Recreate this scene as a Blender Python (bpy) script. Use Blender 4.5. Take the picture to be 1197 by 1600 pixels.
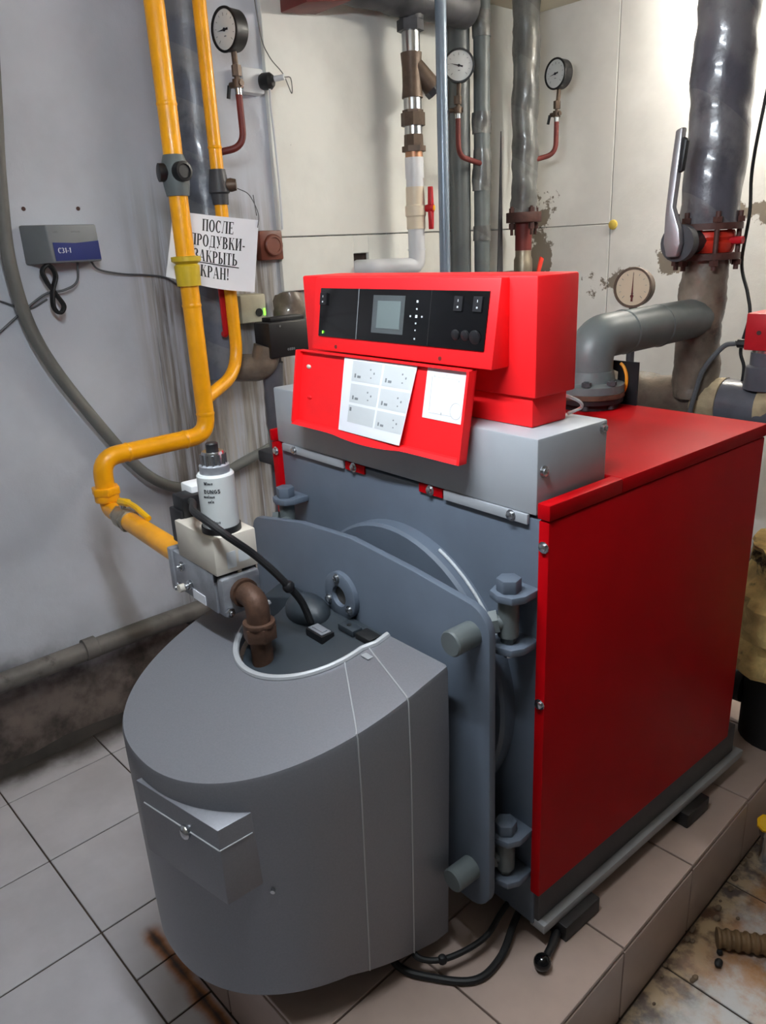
import bpy, bmesh, math, random
from mathutils import Vector, Matrix
random.seed(7)
sc = bpy.context.scene
for o in list(bpy.data.objects): bpy.data.objects.remove(o)
COL = sc.collection

# ---------------------------------------------------------------- camera, world, exposure, lamps
cam_d = bpy.data.cameras.new('camera'); cam = bpy.data.objects.new('camera', cam_d); COL.objects.link(cam)
cam_d.sensor_fit = 'VERTICAL'; cam_d.sensor_height = 36.0; cam_d.lens = 1187.0 / 1600.0 * 36.0
cam_d.clip_start = 0.02
CAMR = Matrix(((0.688226, -0.210482, 0.694293), (0.724069, 0.259279, -0.639139), (-0.045489, 0.942588, 0.330846)))
cam.matrix_world = Matrix.Translation((0, 0, 1.56)) @ CAMR.to_4x4()
sc.camera = cam
sc.view_settings.view_transform = 'Standard'; sc.view_settings.look = 'None'
sc.view_settings.gamma = 1.0; sc.view_settings.use_curve_mapping = False
sc.view_settings.exposure = 0.5
w = bpy.data.worlds.new('world'); sc.world = w; w.use_nodes = True
w.node_tree.nodes['Background'].inputs[0].default_value = (0.75, 0.85, 1.0, 1)
w.node_tree.nodes['Background'].inputs[1].default_value = 0.2
LAMPS = [  # centre of the bare tube lamp under the ceiling, length along x, watts, colour
    ((-1.00, 3.00, 2.41), 1.0, 38, (1.0, 0.965, 0.89)),
    ((-0.80, 0.46, 2.05), 0.75, 41, (0.85, 0.93, 1.0)),
]

# ---------------------------------------------------------------- helpers
def lin(c):
    return tuple((x / 255.0 / 12.92) if x / 255.0 <= 0.04045 else ((x / 255.0 + 0.055) / 1.055) ** 2.4 for x in c)

class NT:
    def __init__(s, name):
        s.m = bpy.data.materials.new(name); s.m.use_nodes = True
        s.t = s.m.node_tree; s.b = s.t.nodes['Principled BSDF']
        s.pos = s.t.nodes.new('ShaderNodeNewGeometry').outputs['Position']
    def n(s, typ, **kw):
        k = s.t.nodes.new(typ)
        for a, v in kw.items(): setattr(k, a, v)
        return k
    def link(s, a, b): s.t.links.new(a, b)
    def put(s, sock, v):
        if isinstance(v, bpy.types.NodeSocket): s.link(v, sock)
        elif isinstance(v, (tuple, list)) and len(v) == 3 and len(sock.default_value) == 4: sock.default_value = (*v, 1)
        else: sock.default_value = v
    def math(s, op, a, b=0.0, c=0.0, clamp=False):
        k = s.n('ShaderNodeMath', operation=op); k.use_clamp = clamp
        s.put(k.inputs[0], a); s.put(k.inputs[1], b)
        if len(k.inputs) > 2: s.put(k.inputs[2], c)
        return k.outputs[0]
    def noise(s, scale, detail=4.0, rough=0.55, vec=None, dist=0.0):
        k = s.n('ShaderNodeTexNoise'); k.inputs['Scale'].default_value = scale
        k.inputs['Detail'].default_value = detail; k.inputs['Roughness'].default_value = rough
        k.inputs['Distortion'].default_value = dist
        s.link(vec or s.pos, k.inputs['Vector']); return k.outputs['Fac']
    def scaled(s, v, off=(0, 0, 0)):
        k = s.n('ShaderNodeMapping'); k.inputs['Scale'].default_value = v; k.inputs['Location'].default_value = off
        s.link(s.pos, k.inputs['Vector']); return k.outputs[0]
    def ramp(s, x, lo, hi):
        k = s.n('ShaderNodeMapRange'); k.interpolation_type = 'SMOOTHSTEP'; k.clamp = True
        s.put(k.inputs[0], x); s.put(k.inputs[1], lo); s.put(k.inputs[2], hi)
        k.inputs[3].default_value = 0.0; k.inputs[4].default_value = 1.0
        return k.outputs[0]
    def mix(s, f, a, b):
        k = s.n('ShaderNodeMix', data_type='RGBA'); s.put(k.inputs[0], f); s.put(k.inputs[6], a); s.put(k.inputs[7], b)
        return k.outputs[2]
    def xyz(s):
        k = s.n('ShaderNodeSeparateXYZ'); s.link(s.pos, k.inputs[0]); return k.outputs
    def out(s, col=None, rough=None, metal=None, bump=None, bstr=0.3, bdist=0.004):
        if col is not None: s.put(s.b.inputs['Base Color'], col)
        if rough is not None: s.put(s.b.inputs['Roughness'], rough)
        if metal is not None: s.put(s.b.inputs['Metallic'], metal)
        if bump is not None:
            k = s.n('ShaderNodeBump'); k.inputs['Strength'].default_value = bstr; k.inputs['Distance'].default_value = bdist
            s.link(bump, k.inputs['Height']); s.link(k.outputs[0], s.b.inputs['Normal'])
        return s.m

def mat(name, rgb, rough=0.5, metal=0.0, var=0.12, scale=9.0, bump=0.0, bscale=90.0, dirt=None, coat=0.0, spec=0.5):
    """plain procedural material: noise-varied colour, optional dirt (rgb, amount 0..1, scale)"""
    t = NT(name); c = lin(rgb)
    n = t.noise(scale)
    col = t.mix(t.ramp(n, 0.3, 0.7), tuple(x * (1 - var) for x in c), tuple(min(1, x * (1 + var)) for x in c))
    if dirt:
        d = t.ramp(t.noise(dirt[2], 6.0, 0.65), 0.72 - 0.4 * dirt[1], 0.80 - 0.25 * dirt[1])
        col = t.mix(d, col, lin(dirt[0]))
    t.out(col, rough, metal, t.noise(bscale, 3.0) if bump else None, bump)
    t.b.inputs['Specular IOR Level'].default_value = spec
    if coat: t.b.inputs['Coat Weight'].default_value = coat
    return t.m

class MB:
    """collects primitives (already in world or thing space) into ONE mesh"""
    def __init__(s, M=None): s.v = []; s.f = []; s.M = M or Matrix.Identity(4)
    def add(s, vs, fs):
        o = len(s.v); s.v += [s.M @ Vector(p) for p in vs]; s.f += [[i + o for i in f] for f in fs]; return s
    def box(s, x0, x1, y0, y1, z0, z1):
        return s.add([(x, y, z) for z in (z0, z1) for y in (y0, y1) for x in (x0, x1)],
                     [(0, 2, 3, 1), (4, 5, 7, 6), (0, 1, 5, 4), (2, 6, 7, 3), (0, 4, 6, 2), (1, 3, 7, 5)])
    def lathe(s, o, ax, prof, n=24, cap=True):
        """prof: (distance along axis, radius)"""
        o = Vector(o); a = Vector(ax).normalized()
        u = a.orthogonal().normalized(); v = a.cross(u)
        vs = []; fs = []
        for h, r in prof:
            for k in range(n):
                t = 2 * math.pi * k / n; vs.append(o + a * h + (u * math.cos(t) + v * math.sin(t)) * r)
        for i in range(len(prof) - 1):
            for k in range(n): fs.append((i * n + k, i * n + (k + 1) % n, (i + 1) * n + (k + 1) % n, (i + 1) * n + k))
        if cap: fs.append(tuple(range(n))); fs.append(tuple((len(prof) - 1) * n + k for k in range(n)))
        return s.add(vs, fs)
    def cyl(s, a, b, r, r2=None, n=20):
        a = Vector(a); b = Vector(b); return s.lathe(a, b - a, [(0, r), ((b - a).length, r if r2 is None else r2)], n)
    def hexa(s, a, b, r): return s.cyl(a, b, r, n=6)
    def tube(s, pts, r, n=12, cap=True):
        P = [Vector(p) for p in pts]; vs = []; fs = []
        T = [(P[min(i + 1, len(P) - 1)] - P[max(i - 1, 0)]).normalized() for i in range(len(P))]
        u = T[0].orthogonal().normalized()
        for i, p in enumerate(P):
            u = (u - T[i] * u.dot(T[i])).normalized(); v = T[i].cross(u)
            rr = r[i] if isinstance(r, (list, tuple)) else r
            for k in range(n):
                t = 2 * math.pi * k / n; vs.append(p + (u * math.cos(t) + v * math.sin(t)) * rr)
        for i in range(len(P) - 1):
            for k in range(n): fs.append((i * n + k, i * n + (k + 1) % n, (i + 1) * n + (k + 1) % n, (i + 1) * n + k))
        if cap: fs.append(tuple(range(n))); fs.append(tuple((len(P) - 1) * n + k for k in range(n)))
        return s.add(vs, fs)
    def prism(s, bot, top):
        """two equal-length 3D loops"""
        n = len(bot)
        return s.add(list(bot) + list(top), [tuple(range(n)), tuple(range(n, 2 * n))] + [(i, (i + 1) % n, n + (i + 1) % n, n + i) for i in range(n)])
    def sphere(s, c, r, n=14, sz=(1, 1, 1)):
        vs = []; fs = []; c = Vector(c); m = n // 2
        for i in range(1, m):
            a = math.pi * i / m
            for k in range(n):
                t = 2 * math.pi * k / n
                vs.append(c + Vector((math.sin(a) * math.cos(t) * sz[0], math.sin(a) * math.sin(t) * sz[1], math.cos(a) * sz[2])) * r)
        top = len(vs); vs.append(c + Vector((0, 0, r * sz[2]))); vs.append(c - Vector((0, 0, r * sz[2])))
        for i in range(m - 2):
            for k in range(n): fs.append((i * n + k, i * n + (k + 1) % n, (i + 1) * n + (k + 1) % n, (i + 1) * n + k))
        for k in range(n): fs.append((k, (k + 1) % n, top)); fs.append(((m - 2) * n + k, (m - 2) * n + (k + 1) % n, top + 1))
        return s.add(vs, fs)
    def mesh(s, name, material, off=Vector((0, 0, 0)), bevel=0.0, ang=35.0, seg=2):
        bm = bmesh.new()
        V = [bm.verts.new(p - off) for p in s.v]
        for f in s.f:
            try: bm.faces.new([V[i] for i in f])
            except ValueError: pass
        bmesh.ops.recalc_face_normals(bm, faces=bm.faces)
        if bevel:
            es = [e for e in bm.edges if len(e.link_faces) == 2 and e.calc_face_angle(0) > math.radians(40)]
            bmesh.ops.bevel(bm, geom=es, offset=bevel, segments=seg, affect='EDGES', profile=0.5, clamp_overlap=True)
        me = bpy.data.meshes.new(name); bm.to_mesh(me); bm.free()
        me.polygons.foreach_set('use_smooth', [True] * len(me.polygons))
        me.set_sharp_from_angle(angle=math.radians(ang))
        me.materials.append(material); return me
    def build(s, name, material, root=None, bevel=0.0, ang=35.0, seg=2):
        base = root
        off = Vector((0, 0, 0))
        while base is not None: off = off + base.location; base = base.parent
        o = bpy.data.objects.new(name, s.mesh(name, material, off, bevel, ang, seg)); COL.objects.link(o)
        o.parent = root; return o

def thing(name, label, cat, loc=(0, 0, 0), group=None):
    o = bpy.data.objects.new(name, None); COL.objects.link(o); o.location = loc; o.empty_display_size = 0.05
    o['label'] = label; o['category'] = cat
    if group: o['group'] = group
    return o
def tag(o, label, cat, group=None):
    o['label'] = label; o['category'] = cat
    if group: o['group'] = group
    return o
def struct(o): o['kind'] = 'structure'; return o
def inst(name, me, loc, root, rot=None):
    """another object sharing mesh data; loc in world space"""
    base = root; off = Vector((0, 0, 0))
    while base is not None: off = off + base.location; base = base.parent
    o = bpy.data.objects.new(name, me); COL.objects.link(o); o.parent = root; o.location = Vector(loc) - off
    if rot: o.rotation_euler = rot
    return o
def fillet(pts, rad, n=7):
    P = [Vector(p) for p in pts]; out = [P[0]]
    for i in range(1, len(P) - 1):
        a, b, c = P[i - 1], P[i], P[i + 1]; d1 = (a - b).normalized(); d2 = (c - b).normalized()
        r = rad[i - 1] if isinstance(rad, (list, tuple)) else rad
        ang = d1.angle(d2); t = min(r / math.tan(ang / 2), (a - b).length * 0.49, (c - b).length * 0.49)
        s, e = b + d1 * t, b + d2 * t
        for k in range(n + 1):
            q = k / n; out.append(s * (1 - q) ** 2 + b * 2 * q * (1 - q) + e * q ** 2)
    out.append(P[-1]); return out
def spline(pts, n=8):
    P = [Vector(p) for p in pts]; P = [P[0] * 2 - P[1]] + P + [P[-1] * 2 - P[-2]]; out = []
    for i in range(1, len(P) - 2):
        for k in range(n):
            t = k / n; a, b, c, d = P[i - 1], P[i], P[i + 1], P[i + 2]
            out.append(0.5 * ((2 * b) + (c - a) * t + (2 * a - 5 * b + 4 * c - d) * t * t + (3 * b - a - 3 * c + d) * t ** 3))
    out.append(P[-2]); return out

ANG = math.radians(-3.56)
P0 = Vector((-0.6617, 0.985, 0.0))                    # right front corner of the boiler, on the ground
BM = Matrix.Translation(P0) @ Matrix.Rotation(ANG, 4, 'Z')   # boiler frame: x right, y rearward
BXv = (BM.to_3x3() @ Vector((1, 0, 0))); BYv = (BM.to_3x3() @ Vector((0, 1, 0)))
def L(x, y, z): return BM @ Vector((x, y, z))
def BB(): return MB(BM)

# ---------------------------------------------------------------- materials
M = {}
M['red'] = mat('boiler_red_paint', (172, 2, 12), 0.5, var=0.04, spec=0.08)
M['ctl_red'] = mat('control_red_plastic', (246, 30, 36), 0.5, var=0.03, spec=0.3)
M['slate'] = mat('slate_paint', (92, 102, 116), 0.5, var=0.06)
M['hood'] = mat('grey_sheet_metal', (164, 168, 174), 0.42, var=0.05, metal=0.1)
M['rail'] = mat('light_rail', (150, 150, 152), 0.55, var=0.1)
M['skirt'] = mat('dark_skirt', (70, 66, 68), 0.6)
M['silver'] = mat('silver_plastic', (132, 133, 140), 0.42, var=0.04, metal=0.5, scale=300)
M['rim'] = mat('silver_rim', (176, 178, 182), 0.4, var=0.04, metal=0.2)
M['burner_dark'] = mat('burner_dark', (46, 53, 60), 0.5, var=0.1)
M['black'] = mat('black_plastic', (22, 22, 25), 0.45)
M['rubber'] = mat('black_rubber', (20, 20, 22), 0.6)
M['gloss'] = mat('black_gloss', (12, 12, 14), 0.12, var=0.05)
M['chrome'] = mat('zinc_screw', (200, 202, 205), 0.25, metal=1.0, var=0.08)
M['zinc'] = mat('cast_zinc', (165, 168, 175), 0.42, metal=0.6, var=0.15, scale=25, bump=0.2)
M['beige'] = mat('beige_plastic', (205, 198, 186), 0.5, var=0.04)
M['solenoid'] = mat('solenoid_grey', (200, 204, 204), 0.45, var=0.04)
M['yellow'] = mat('yellow_gas_paint', (246, 168, 8), 0.38, var=0.08, scale=14, coat=0.1, bump=0.15, bscale=40)
M['ylever'] = mat('yellow_lever', (250, 190, 10), 0.4)
M['brass'] = mat('dull_brass', (160, 150, 132), 0.4, metal=0.7, var=0.2)
M['rust'] = mat('rusty_iron', (92, 66, 52), 0.6, metal=0.35, var=0.3, scale=22, bump=0.3)
M['redlead'] = mat('red_lead_paint', (104, 36, 32), 0.55, var=0.2)
M['wrap'] = mat('wrapped_insulation', (112, 116, 124), 0.22, var=0.25, scale=11, bump=0.9, bscale=22, coat=0.6)
M['wrapd'] = mat('dark_wrap', (84, 84, 92), 0.3, var=0.22, scale=8, bump=0.6, bscale=18, coat=0.3)
M['wrapb'] = mat('brown_wrap', (112, 100, 88), 0.45, var=0.35, scale=12, bump=0.8, bscale=26, coat=0.3, dirt=((60, 55, 50), 0.45, 7))
M['greypipe'] = mat('grey_painted_pipe', (94, 101, 102), 0.42, var=0.1, scale=16)
M['bluepost'] = mat('blue_grey_paint', (126, 140, 156), 0.3, var=0.06, metal=0.2)
M['darkpipe'] = mat('dark_pipe', (60, 60, 64), 0.5, var=0.25, scale=15)
M['ppr'] = mat('white_ppr', (216, 218, 222), 0.4, var=0.04)
M['pprc'] = mat('cream_ppr', (222, 208, 186), 0.45, var=0.05)
M['bronze'] = mat('dark_bronze', (92, 76, 64), 0.5, metal=0.4, var=0.2, scale=25)
M['copper'] = mat('copper_ring', (176, 130, 100), 0.4, metal=0.5)
M['redpl'] = mat('red_valve_handle', (180, 22, 34), 0.4)
M['paper'] = mat('white_paper', (226, 228, 236), 0.8, var=0.02)
M['ink'] = mat('black_ink', (24, 26, 34), 0.7)
M['print'] = mat('grey_print', (196, 200, 203), 0.8, var=0.03)
M['printd'] = mat('dark_print', (120, 124, 128), 0.8)
M['dial'] = mat('dial_white', (218, 222, 222), 0.5, var=0.02)
M['dialc'] = mat('dial_cream', (206, 188, 162), 0.5, var=0.03)
M['needle_red'] = mat('needle_dark_red', (90, 14, 16), 0.5)
M['alarm'] = mat('grey_alarm_case', (118, 122, 126), 0.5, var=0.05)
M['blue'] = mat('blue_label', (22, 40, 110), 0.5, var=0.06)
M['white'] = mat('white_plastic', (222, 224, 226), 0.45, var=0.03)
M['brownbox'] = mat('brown_bakelite', (106, 52, 36), 0.45, var=0.1)
M['olive'] = mat('pale_beige_box', (186, 182, 160), 0.5)
M['conduit'] = mat('grey_conduit', (110, 110, 106), 0.55, var=0.08)
M['cable'] = mat('grey_cable', (84, 86, 90), 0.5)
M['lowpipe'] = mat('grimy_low_pipe', (96, 92, 88), 0.55, var=0.3, scale=9, dirt=((40, 36, 32), 0.4, 6))
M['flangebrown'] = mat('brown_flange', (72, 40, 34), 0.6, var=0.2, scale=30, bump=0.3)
M['orange'] = mat('orange_red_valve', (206, 48, 30), 0.4, var=0.1)
M['alu'] = mat('cast_aluminium', (168, 166, 170), 0.38, metal=0.75, var=0.08)
M['tan'] = mat('tan_patch', (158, 142, 114), 0.85, var=0.25, scale=20, bump=0.6, bscale=40)
M['wool'] = mat('mineral_wool', (236, 200, 134), 0.95, var=0.3, scale=16, bump=1.0, bscale=45, dirt=((58, 42, 28), 0.38, 9))
M['corr'] = mat('brown_hose', (104, 80, 52), 0.55, var=0.2)
M['gasket'] = mat('white_rope', (190, 194, 198), 0.8, bump=0.6, bscale=200)
M['navy'] = mat('navy_plastic', (34, 46, 92), 0.5)
M['ring_o'] = mat('orange_ring', (214, 140, 30), 0.5)
def emit(name, rgb, s):
    t = NT(name); t.out(lin(rgb), 0.5)
    t.b.inputs['Emission Color'].default_value = (*lin(rgb), 1); t.b.inputs['Emission Strength'].default_value = s; return t.m
M['led'] = emit('green_led', (120, 255, 60), 2.0)
M['lcd'] = emit('lcd_grey', (96, 106, 106), 0.05)
M['faint'] = mat('faint_print', (186, 188, 190), 0.8, var=0.02)
t = NT('clear_glass'); t.out((0.95, 0.97, 0.97), 0.05); t.b.inputs['Transmission Weight'].default_value = 1.0; t.b.inputs['IOR'].default_value = 1.2; M['glass'] = t.m

def wall_mat(name, rgb, streak=None, peel_and_shade=None):
    t = NT(name); X, Y, Z = t.xyz(); c = lin(rgb)
    col = t.mix(t.ramp(t.noise(1.7, 5.0, 0.6), 0.35, 0.65), tuple(x * 0.90 for x in c), tuple(min(1, x * 1.07) for x in c))
    # small scuffs
    sp = t.ramp(t.noise(26, 5.0, 0.7), 0.70, 0.76)
    col = t.mix(t.math('MULTIPLY', sp, 0.55), col, lin((120, 116, 112)))
    if streak:   # run-down dirt streaks on the old plaster behind the pipes: y range, top z
        y0, y1, zt = streak
        m = t.math('MULTIPLY', t.ramp(Y, y0 - 0.06, y0 + 0.08), t.ramp(Z, zt + 0.35, zt - 0.15))
        s = t.ramp(t.noise(1.0, 6.0, 0.7, t.scaled((1, 34, 1.3))), 0.34, 0.58)
        base = t.mix(t.ramp(t.noise(1.0, 4.0, 0.6, t.scaled((1, 12, 0.9), (0, 3, 0))), 0.35, 0.7), lin((192, 187, 180)), lin((104, 96, 90)))
        dk = t.ramp(t.noise(1.0, 5.0, 0.6, t.scaled((1, 62, 2.2), (0, 7, 0))), 0.60, 0.70); base = t.mix(t.math('MULTIPLY', dk, 0.75), base, lin((58, 52, 50)))
        col = t.mix(t.math('MULTIPLY', m, s), col, base)
    if peel_and_shade:     # peeled plaster patches and a dirty, shadowed corner: list of (x, z, rx, rz)
        for (px, pz, rx, rz) in peel_and_shade:
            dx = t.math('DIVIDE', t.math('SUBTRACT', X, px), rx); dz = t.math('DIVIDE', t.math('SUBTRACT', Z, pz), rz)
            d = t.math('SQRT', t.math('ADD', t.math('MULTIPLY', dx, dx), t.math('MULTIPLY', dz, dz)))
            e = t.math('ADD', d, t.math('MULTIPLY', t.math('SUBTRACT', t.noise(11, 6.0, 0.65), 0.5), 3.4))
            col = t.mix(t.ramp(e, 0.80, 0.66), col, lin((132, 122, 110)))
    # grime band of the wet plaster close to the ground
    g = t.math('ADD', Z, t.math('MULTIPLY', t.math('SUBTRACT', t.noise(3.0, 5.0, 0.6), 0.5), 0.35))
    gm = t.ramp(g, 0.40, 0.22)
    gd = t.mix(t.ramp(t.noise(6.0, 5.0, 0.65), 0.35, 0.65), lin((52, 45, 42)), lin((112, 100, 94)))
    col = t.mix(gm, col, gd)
    return t.out(col, 0.75, 0.0, t.noise(14, 6.0, 0.6), 0.25, 0.01)
M['wall'] = wall_mat('left_wall_plaster', (198, 202, 212), streak=(1.17, 1.75, 1.55))
M['board'] = wall_mat('cream_wall_board', (226, 226, 220))
M['dimwall'] = wall_mat('grey_wall_plaster', (150, 148, 146))
M['backboard'] = wall_mat('back_wall_board', (232, 230, 226), peel_and_shade=[(-1.86, 1.36, 0.16, 0.07), (-1.25, 1.62, 0.22, 0.05), (-1.62, 1.44, 0.08, 0.06), (-2.3, 1.3, 0.1, 0.5)])  # last, tall patch paints the dirt and shadow of the room corner
M['ceil'] = mat('ceiling_paint', (206, 198, 178), 0.85, var=0.06, scale=3)
def tile_mat(name, rgb, dirtrgb, amt, sc2, rgb2=None, rough=0.35, extra=None):
    t = NT(name); c = lin(rgb)
    col = t.mix(t.ramp(t.noise(3.2, 5.0, 0.6), 0.3, 0.7), tuple(x * 0.86 for x in c), tuple(min(1, x * 1.08) for x in c))
    d = t.ramp(t.noise(sc2, 8.0, 0.68), 0.74 - 0.38 * amt, 0.84 - 0.24 * amt)
    col = t.mix(d, col, lin(dirtrgb))
    if rgb2:
        d2 = t.ramp(t.noise(sc2 * 0.55, 6.0, 0.62, t.scaled((1, 1, 1), (3.1, 1.7, 0))), 0.46, 0.62)
        col = t.mix(t.math('MULTIPLY', d2, 0.85), col, lin(rgb2))
    if extra: col = extra(t, col)
    return t.out(col, rough, 0.0, t.noise(30, 3.0), 0.05)
def front_rust(t, col):   # rust washed along the foot of the plinth
    X, Y, Z = t.xyz()
    d = t.math('ABSOLUTE', t.math('SUBTRACT', Y, 0.510)); e = t.math('ADD', d, t.math('MULTIPLY', t.noise(12, 5.0), 0.035))
    mx = t.ramp(X, -1.50, -1.45)
    col = t.mix(t.math('MULTIPLY', t.ramp(e, 0.050, 0.024), mx), col, lin((150, 92, 40)))
    col = t.mix(t.math('MULTIPLY', t.ramp(e, 0.032, 0.016), mx), col, lin((48, 28, 16)))
    # and tiles darkening towards the left wall
    g = t.math('ADD', X, t.math('MULTIPLY', t.noise(6, 5.0, 0.6), 0.16))
    return t.mix(t.ramp(g, -2.16, -2.27), col, lin((62, 56, 52)))
M['tile'] = tile_mat('floor_tile', (188, 184, 188), (112, 98, 88), 0.12, 24, extra=front_rust)
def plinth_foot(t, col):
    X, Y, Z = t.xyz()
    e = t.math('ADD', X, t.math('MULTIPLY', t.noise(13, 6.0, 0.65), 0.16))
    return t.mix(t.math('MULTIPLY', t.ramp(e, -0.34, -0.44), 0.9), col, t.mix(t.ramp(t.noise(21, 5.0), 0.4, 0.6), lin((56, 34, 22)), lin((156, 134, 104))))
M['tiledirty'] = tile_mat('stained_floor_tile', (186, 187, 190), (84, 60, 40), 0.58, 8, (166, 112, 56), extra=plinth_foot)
M['ptile'] = tile_mat('plinth_tile', (172, 152, 142), (96, 80, 70), 0.10, 18)
M['grout'] = mat('dark_grout', (74, 62, 54), 0.9, var=0.3)
M['pgrout'] = mat('plinth_grout', (128, 114, 106), 0.9, var=0.2)

# ================================================================ SETTING
XW, YB, ZC = -2.38, 3.24, 2.50
XR, YF = 2.6, -2.6
struct(MB().box(XW, XR, YF, YB, -0.12, -0.004).build('floor', M['grout']))
floor = bpy.data.objects['floor']
PX0, PX1, PY0, PY1, PZ = -1.37, -0.543, 0.533, 2.32, 0.2
def tile_run(a0, a1, anchor, p):
    k = math.floor((a0 - anchor) / p); e = []
    while anchor + k * p < a1:
        s, t_ = max(a0, anchor + k * p), min(a1, anchor + (k + 1) * p); k += 1
        if t_ - s > 0.01: e.append((s, t_))
    return e
TP = 0.332; G = 0.0022
tcache = {}
def tile(root, name, x0, x1, y0, y1, z, th, m, axis='z'):
    sx, sy = round(x1 - x0 - 2 * G, 4), round(y1 - y0 - 2 * G, 4)
    key = (sx, sy, th, m.name, axis)
    if key not in tcache:
        mb = MB()
        if axis == 'z': mb.box(-sx / 2, sx / 2, -sy / 2, sy / 2, -th, 0)
        elif axis == 'x': mb.box(-th, 0, -sx / 2, sx / 2, -sy / 2, sy / 2)
        else: mb.box(-sx / 2, sx / 2, 0, th, -sy / 2, sy / 2)
        tcache[key] = mb.mesh(name, m, bevel=0.0012, seg=1)
    c = ((x0 + x1) / 2, (y0 + y1) / 2)
    loc = (c[0], c[1], z) if axis == 'z' else ((z, c[0], c[1]) if axis == 'x' else (c[0], z, c[1]))
    return inst(name, tcache[key], loc, root)
for (x0, x1) in tile_run(XW, PX1, -1.555, TP):
    for (y0, y1) in tile_run(YF, YB, 0.4243, TP):
        if x1 > PX0 + 0.005 and y1 > PY0 + 0.005:          # cut around the plinth
            if y0 >= PY1: tile(floor, 'floor_tile', x0, x1, y0, y1, 0.0, 0.004, M['tile']); continue
            xa = max(x0, PX0)
            if x0 < PX0 - 0.01: tile(floor, 'floor_tile', x0, PX0, y0, y1, 0.0, 0.004, M['tile'])
            if y0 < PY0 - 0.01: tile(floor, 'floor_tile', xa, x1, y0, PY0, 0.0, 0.004, M['tile'])
            if y1 > PY1 + 0.01: tile(floor, 'floor_tile', xa, x1, PY1, y1, 0.0, 0.004, M['tile'])
            continue
        tile(floor, 'floor_tile', x0, x1, y0, y1, 0.0, 0.004, M['tile'])
for (x0, x1) in tile_run(PX1, XR, PX1 - 0.05, TP):
    for (y0, y1) in tile_run(YF, YB, 1.288, TP):
        tile(floor, 'floor_tile', x0, x1, y0, y1, 0.0, 0.004, M['tiledirty'] if y1 > 0.6 else M['tile'])

plinth = struct(MB().box(PX0 + 0.01, PX1 - 0.01, PY0 + 0.01, PY1, 0.0, PZ - 0.01).build('plinth', M['pgrout']))
plinth['label'] = 'low tiled concrete plinth carrying the boiler'
pxs = tile_run(PX0, PX1, PX1 - 0.9, 0.3); pys = [(PY0, 0.805)] + tile_run(0.805, PY1, 0.805, 0.3)
for (x0, x1) in pxs:
    for (y0, y1) in pys: tile(plinth, 'plinth_tile', x0, x1, y0, y1, PZ, 0.01, M['ptile'])
    tile(plinth, 'plinth_tile', x0, x1, 0.0, PZ - 0.011, PY0, 0.01, M['ptile'], 'y')
for (y0, y1) in pys: tile(plinth, 'plinth_tile', y0, y1, 0.0, PZ - 0.011, PX1, 0.01, M['ptile'], 'x')

wl = struct(MB().box(XW - 0.15, XW, YF, YB, -0.12, ZC).build('wall_left', M['wall']))
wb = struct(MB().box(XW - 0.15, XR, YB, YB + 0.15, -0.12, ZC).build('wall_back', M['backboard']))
struct(MB().box(XR, XR + 0.15, YF, YB + 0.15, -0.12, ZC).build('wall_right', M['dimwall']))
struct(MB().box(XW - 0.15, XR + 0.15, YF - 0.15, YF, -0.12, ZC).build('wall_front', M['dimwall']))
struct(MB().box(XW - 0.15, XR + 0.15, YF - 0.15, YB + 0.15, ZC, ZC + 0.12).build('ceiling', M['ceil']))
# cladding boards on the walls (open joints), with the cut-out for the white pipe
def wboard(root, x0, x1, y0, y1, z0, z1, m): MB().box(x0, x1, y0, y1, z0, z1).build('wall_board', m, root, bevel=0.002, seg=1)
bx1 = XW + 0.018
for (y0, y1, z0, z1) in [(1.735, 3.222, 1.606, ZC), (1.735, 2.085, 1.415, 1.602), (2.165, 3.222, 1.415, 1.602), (2.085, 2.165, 1.535, 1.602)]:
    wboard(wl, XW, bx1, y0, y1, z0, z1, M['board'])
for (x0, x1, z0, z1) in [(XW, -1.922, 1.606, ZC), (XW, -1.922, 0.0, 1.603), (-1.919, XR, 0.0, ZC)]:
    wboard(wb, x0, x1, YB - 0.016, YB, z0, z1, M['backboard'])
MB().box(XW, XW + 0.002, 2.086, 2.164, 1.416, 1.534).build('hole_shade_plate', mat('hole_shade_brown', (46, 34, 30), 0.95, var=0.4, scale=30), wl)  # thin plate; the shade inside the hole is put into its dark brown
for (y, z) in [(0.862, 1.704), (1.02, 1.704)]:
    MB().cyl((XW - 0.002, y, z), (XW + 0.001, y, z), 0.006, n=10).build('screw_hole', M['flangebrown'], wl)  # dark disc, coloured like the shaded inside of a hole
# rough mortar skirting at the foot of the left wall
rnd = random.Random(3)
sk = MB(); pts = []
for i in range(60):
    y = YF + (YB - YF) * i / 59
    pts.append((y, 0.016 + 0.010 * rnd.random(), 0.024 + 0.014 * rnd.random()))
for i in range(59):
    (ya, wa, ha), (yb_, wb_, hb) = pts[i], pts[i + 1]
    sk.prism([(XW, ya, 0.001), (XW + wa, ya, 0.001), (XW + wa * 0.7, ya, ha * 0.5), (XW, ya, ha)], [(XW, yb_, 0.001), (XW + wb_, yb_, 0.001), (XW + wb_ * 0.7, yb_, hb * 0.5), (XW, yb_, hb)])
struct(sk.build('baseboard_left', mat('black_mortar', (50, 45, 42), 0.9, var=0.3)))

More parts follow.
